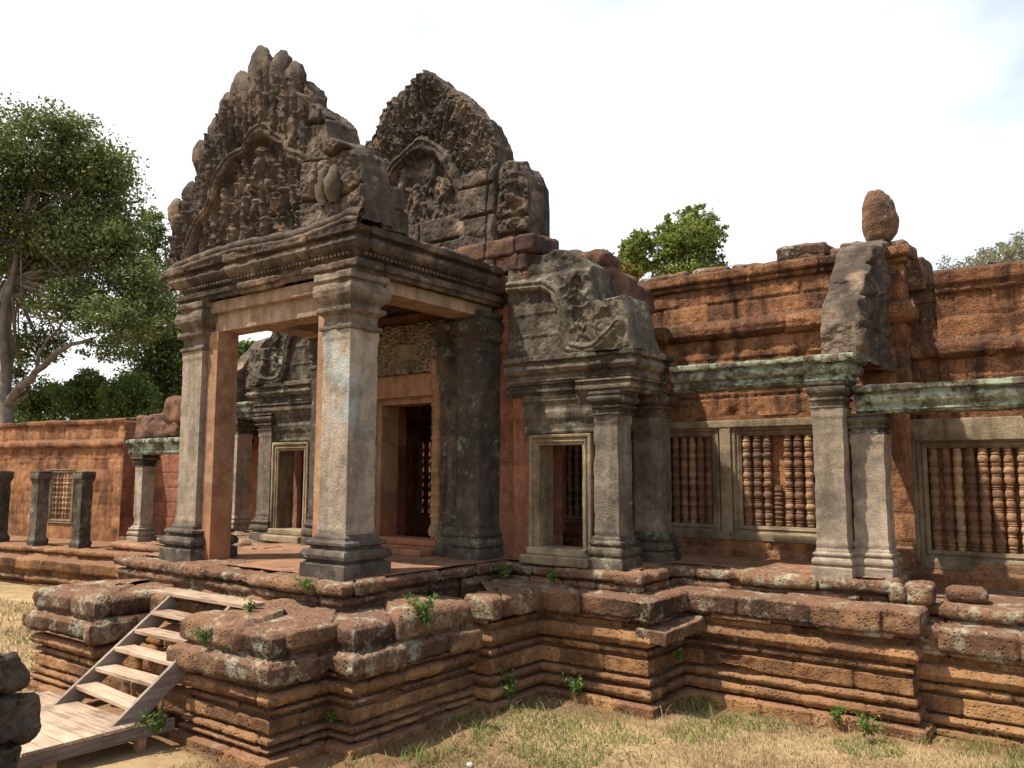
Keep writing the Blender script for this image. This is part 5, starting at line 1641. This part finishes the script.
for i, (px, py, rx, ry, dd_, lab) in enumerate(((45, 398, 34, 17, 38, 'low round bush behind the left wall, beside the big tree trunk'), (88, 392, 30, 20, 37, 'yellowish green bush behind the left wall, middle of the row'),
                                              (128, 396, 26, 22, 36, 'dark green bush behind the left wall, nearest the porch'), (-5, 400, 26, 16, 40, 'bush behind the wall cut by the left photo edge'),
                                              (240, 356, 26, 13, 30, 'pale bush seen above the stones through the porch opening'))):
    base = at(px, py, dd_); base[2] = -1.5
    rg = np.random.default_rng(320 + i)
    t_ = thing('bush', lab, 'bush', tuple(base), 'bushes behind the left wall')
    lf = MB()
    for bx, by in ((0, 0), (-0.5, 0.25), (0.55, 0.2), (0.1, -0.35)):
        c_, r_, w_ = blob(px + bx * rx, py + by * ry, rx * 0.7, ry * 0.8, dd_)
        P, dv = clump_points(c_, r_, 1500, rg)
        leaves(lf, P, 0.17, rg)
    c_, r_, w_ = blob(px, py + 30, rx, 30, dd_)
    P, dv = clump_points(c_, r_, 4200, rg)
    leaves(lf, P, 0.17, rg)
    lf.build('foliage', M['leaf2'], t_, smooth=False)
    s_ = MB()
    for j in range(4):
        s_.tube(np.stack([base + np.array([0.1 * j, 0, 0]), at(px + (j - 1.5) * rx * 0.3, py + 10, dd_), at(px + (j - 1.5) * rx * 0.5, py - ry * 0.4, dd_)]), [0.06, 0.04, 0.015], 6)
    s_.build('stem', M['bark'], t_)
D4 = 42.0
base = at(690, 470, D4); base[2] = -1.5
tree('round_tree', 'round green tree rising above the middle of the gallery wall', base,
     [blob(688, 238, 30, 22, D4, 700), blob(680, 246, 26, 14, D4, 350), blob(688, 272, 30, 14, D4, 500), blob(658, 262, 14, 14, D4, 200), blob(645, 236, 7, 6, D4, 30), blob(722, 232, 6, 9, D4, 40), blob(695, 208, 8, 5, D4, 30), blob(720, 268, 9, 12, D4, 80), blob(672, 238, 15, 11, D4), blob(690, 228, 16, 13, D4 + 1), blob(706, 222, 11, 12, D4), blob(712, 240, 9, 15, D4), blob(658, 236, 9, 8, D4 + 1), blob(668, 224, 9, 7, D4), blob(648, 246, 8, 6, D4), blob(700, 258, 12, 9, D4), blob(678, 254, 12, 7, D4, 60), blob(716, 256, 7, 8, D4, 40), blob(687, 213, 10, 6, D4)],
     [([base, at(686, 340, D4), at(682, 280, D4), at(685, 245, D4)], 0.16, 0.04)], [([at(686, 300, D4), at(664, 262, D4), at(655, 240, D4)], 0.07, 0.02), ([at(684, 290, D4), at(700, 262, D4), at(708, 240, D4)], 0.07, 0.02)], 22000, 0.18, M['leaf4'], 305)
base = at(632, 470, D4); base[2] = -1.5
tree('small_tree', 'smaller dark green tree left of the round tree above the gallery wall', base,
     [blob(634, 252, 13, 14, D4), blob(640, 240, 9, 10, D4), blob(625, 258, 9, 10, D4), blob(640, 264, 9, 12, D4)],
     [([base, at(636, 340, D4), at(637, 285, D4), at(636, 255, D4)], 0.2, 0.05)], [], 6500, 0.19, M['leaf4'], 306)
base = at(612, 470, D4 - 4); base[2] = -1.5
tree('yellow_tree', 'yellow green tree top with orange tips beside the roof blocks', base,
     [blob(606, 262, 11, 10, D4 - 4), blob(618, 272, 16, 12, D4 - 4), blob(600, 272, 8, 12, D4 - 4), blob(632, 275, 10, 7, D4 - 4)],
     [([base, at(614, 340, D4 - 4), at(614, 290, D4 - 4), at(614, 268, D4 - 4)], 0.18, 0.05)], [], 5200, 0.18, M['leafy'], 307)
D5 = 48.0
base = at(985, 470, D5); base[2] = -1.5
tree('sparse_tree', 'thin feathery pale tree above the far right gallery wall', base,
     [blob(1000, 258, 26, 16, D5), blob(955, 268, 20, 10, D5, 160), blob(1020, 250, 20, 16, D5), blob(978, 268, 18, 12, D5), blob(940, 274, 10, 8, D5, 40), blob(1040, 262, 20, 18, D5)],
     [([base, at(990, 380, D5), at(992, 300, D5), at(998, 262, D5)], 0.22, 0.05)],
     [([at(992, 310, D5), at(965, 280, D5), at(945, 268, D5)], 0.08, 0.02), ([at(992, 300, D5), at(1015, 268, D5), at(1030, 245, D5)], 0.08, 0.02)], 5000, 0.2, M['leaf3'], 308)

# ---- grass
def allowed(x, y):
    f = np.where(x < -16.5, 7.3 + 0.12 * (x + 25), np.where(x < -13.95, 9.75, np.where(x < -12.2, 8.7, np.where(x < -6.35, 5.0, np.where(x < -4.6, 8.8, np.where(x < -2, 9.8, 10.05))))))
    lf = (x > -8.35) | (x < -10.2) | (y < 3.3)
    return (y < f) & lf


def blades(n, xr, yr, h, wv, seed, dens=0.0, thr=0.0, fsc=0.8, pts=None, near=None):
    rg = np.random.default_rng(seed)
    if pts is None:
        x, y = rg.uniform(*xr, n), rg.uniform(*yr, n)
    else:
        x, y = pts
    k = allowed(x, y)
    P = np.stack([x, y, 0 * x], -1)
    k &= (fbm(P, fsc, 4, seed=seed) > thr) & ((rg.random(len(x)) > 0.85 * foot_mask(x, y)) if near is None else (base_dist(x, y) < near))
    x, y, P = x[k], y[k], P[k]
    z = ground_z(x, y) - 0.005
    n = len(x)
    a = rg.uniform(0, 2 * math.pi, n)
    hh = h * rg.uniform(0.4, 1.3, n)
    lean = rg.uniform(0.2, 1.3, n) * hh
    b_ = rg.uniform(0, 2 * math.pi, n)
    bx, by = np.cos(a) * wv, np.sin(a) * wv
    o0 = np.stack([x, y, z], -1)
    s_ = np.stack([bx, by, 0 * bx], -1)
    m_ = o0 + np.stack([np.cos(b_) * lean * 0.4, np.sin(b_) * lean * 0.4, hh * 0.65], -1)
    t_ = o0 + np.stack([np.cos(b_) * lean, np.sin(b_) * lean, hh], -1)
    V = np.stack([o0 - s_, o0 + s_, m_ + s_ * 0.7, t_, m_ - s_ * 0.7], 1).reshape(-1, 3)
    i0 = np.arange(n)[:, None] * 5
    return V, i0 + np.array([[0, 1, 2, 4]]), i0 + np.array([[4, 2, 3]])


b = MB()
for args in ((80000, (-7.5, 1.5), (3.8, 10), 0.045, 0.004, 401, 0, -0.2), (26000, (-27, -10.5), (3.0, 10), 0.09, 0.008, 402, 0, -0.25), (9000, (-8.2, 1.5), (3.5, 10), 0.13, 0.004, 403, 0, 0.24)):
    V, Q, T = blades(*args[:6], thr=args[7])
    b.add(V, Q, T)
tag(b.build('dry_grass', M['straw'], smooth=False), 'dry straw grass on the ground before the terrace', 'grass', kind='stuff')
b = MB()
V, Q, T = blades(60000, (-7.5, 1.5), (4.0, 10), 0.06, 0.005, 405, thr=0.16, fsc=1.3)
b.add(V, Q, T)
V, Q, T = blades(16000, (-6.3, 0.5), (6.0, 10.1), 0.13, 0.004, 408, thr=0.12, fsc=1.6, near=0.9)
b.add(V, Q, T)
V, Q, T = blades(9000, (-24, -11), (3.5, 9.5), 0.10, 0.008, 406, thr=0.30)
b.add(V, Q, T)
tag(b.build('green_grass', M['grass'], smooth=False), 'patches of short green grass among the straw', 'grass', kind='stuff')

rg = np.random.default_rng(411)
x, y = rg.uniform(-11, 1, 5200), rg.uniform(3.5, 10, 5200)
P = np.stack([x, y, 0 * x], -1)
k = allowed(x, y) & (fbm(P, 1.1, 3, seed=9) + 0.6 * foot_mask(x, y) > 0.15)
P = P[k]
P[:, 2] = ground_z(P[:, 0], P[:, 1]) + 0.008
b = MB()
d_l = np.stack([np.cos(P[:, 0] * 91), np.sin(P[:, 1] * 77), 0 * P[:, 0]], -1)
leaves(b, P, 0.05, rg, dirs=d_l * 2.2)
tag(b.build('leaf_litter', M['litter'], smooth=False), 'fallen brown leaves scattered on the bare earth', 'leaves', kind='stuff')
b = MB()
q_ = at(470, 720, 7.9)
q_[2] = -1.56
b.block(tuple(q_), (0.05, 0.035, 0.035), rnd=0.02, rough=0.01, warp=0.03, seed=5, res=0.02, rz=0.4)
tag(b.build('pebble', M['pebble'], loc=tuple(q_)), 'small whitish pebble lying on the dry grass below the porch side', 'pebble')

# ---- weeds rooted in the stone joints
WEEDS = [((-6.30, 6.85, -0.45), 0.34, 'bushy green weed hanging on the terrace side right of the porch pillar'),
         ((-7.55, 6.2, -0.12), 0.15, 'thin green weed before the base of the right porch pillar'),
         ((-7.7, 5.55, -0.30), 0.14, 'low weed on the big capping block beside the stair'),
         ((-7.75, 5.05, -0.52), 0.13, 'pale weed on the front edge of the right stair flank'),
         ((-6.72, 5.98, -1.40), 0.22, 'weed growing at the foot of the terrace in its notch'),
         ((-6.9, 9.05, -0.20), 0.2, 'dark weed in the corner below the back pilaster'),
         ((-6.1, 9.05, -0.20), 0.14, 'low spreading weed on the ledge under the side doorway'),
         ((-6.1, 8.1, -1.45), 0.3, 'tallest weed, growing in the inner corner of the terrace'),
         ((-5.55, 8.75, -1.48), 0.22, 'weed at the terrace foot left of its projecting corner'),
         ((-4.55, 9.5, -1.05), 0.12, 'small weed on the shaded return of the terrace'),
         ((-2.75, 9.7, -1.5), 0.17, 'weed at the terrace foot before the paired pillars'),
         ((-2.35, 9.4, -1.5), 0.2, 'weed in the grass near the step of the terrace'),
         ((-8.05, 4.75, -1.4), 0.2, 'weed under the lower end of the right stair board')]
for i, (c, h, lab) in enumerate(WEEDS):
    rg = np.random.default_rng(500 + i)
    t_ = thing('weed', lab, 'weed', c, 'weeds on the terrace')
    s_ = MB(); lf = MB()
    for j in range(9):
        e = np.array(c) + np.array([rg.normal() * h * 0.4, rg.normal() * h * 0.3 - 0.04, h * rg.uniform(0.5, 1.1)])
        mid = (np.array(c) + e) / 2 + np.array([0, 0, 0.05])
        tt = np.linspace(0, 1, 6)[:, None]
        Q = (1 - tt) ** 2 * np.array(c) + 2 * tt * (1 - tt) * mid + tt ** 2 * e
        s_.tube(Q, 0.0035, 5)
        nl = int(60 * h) + 6
        P = Q[rg.integers(1, 6, nl)] + rg.normal(size=(nl, 3)) * 0.02
        leaves(lf, P, 0.028 + 0.09 * h, rg)
    s_.build('stem', M['weed'], t_)
    lf.build('foliage', M['weed'], t_, smooth=False)
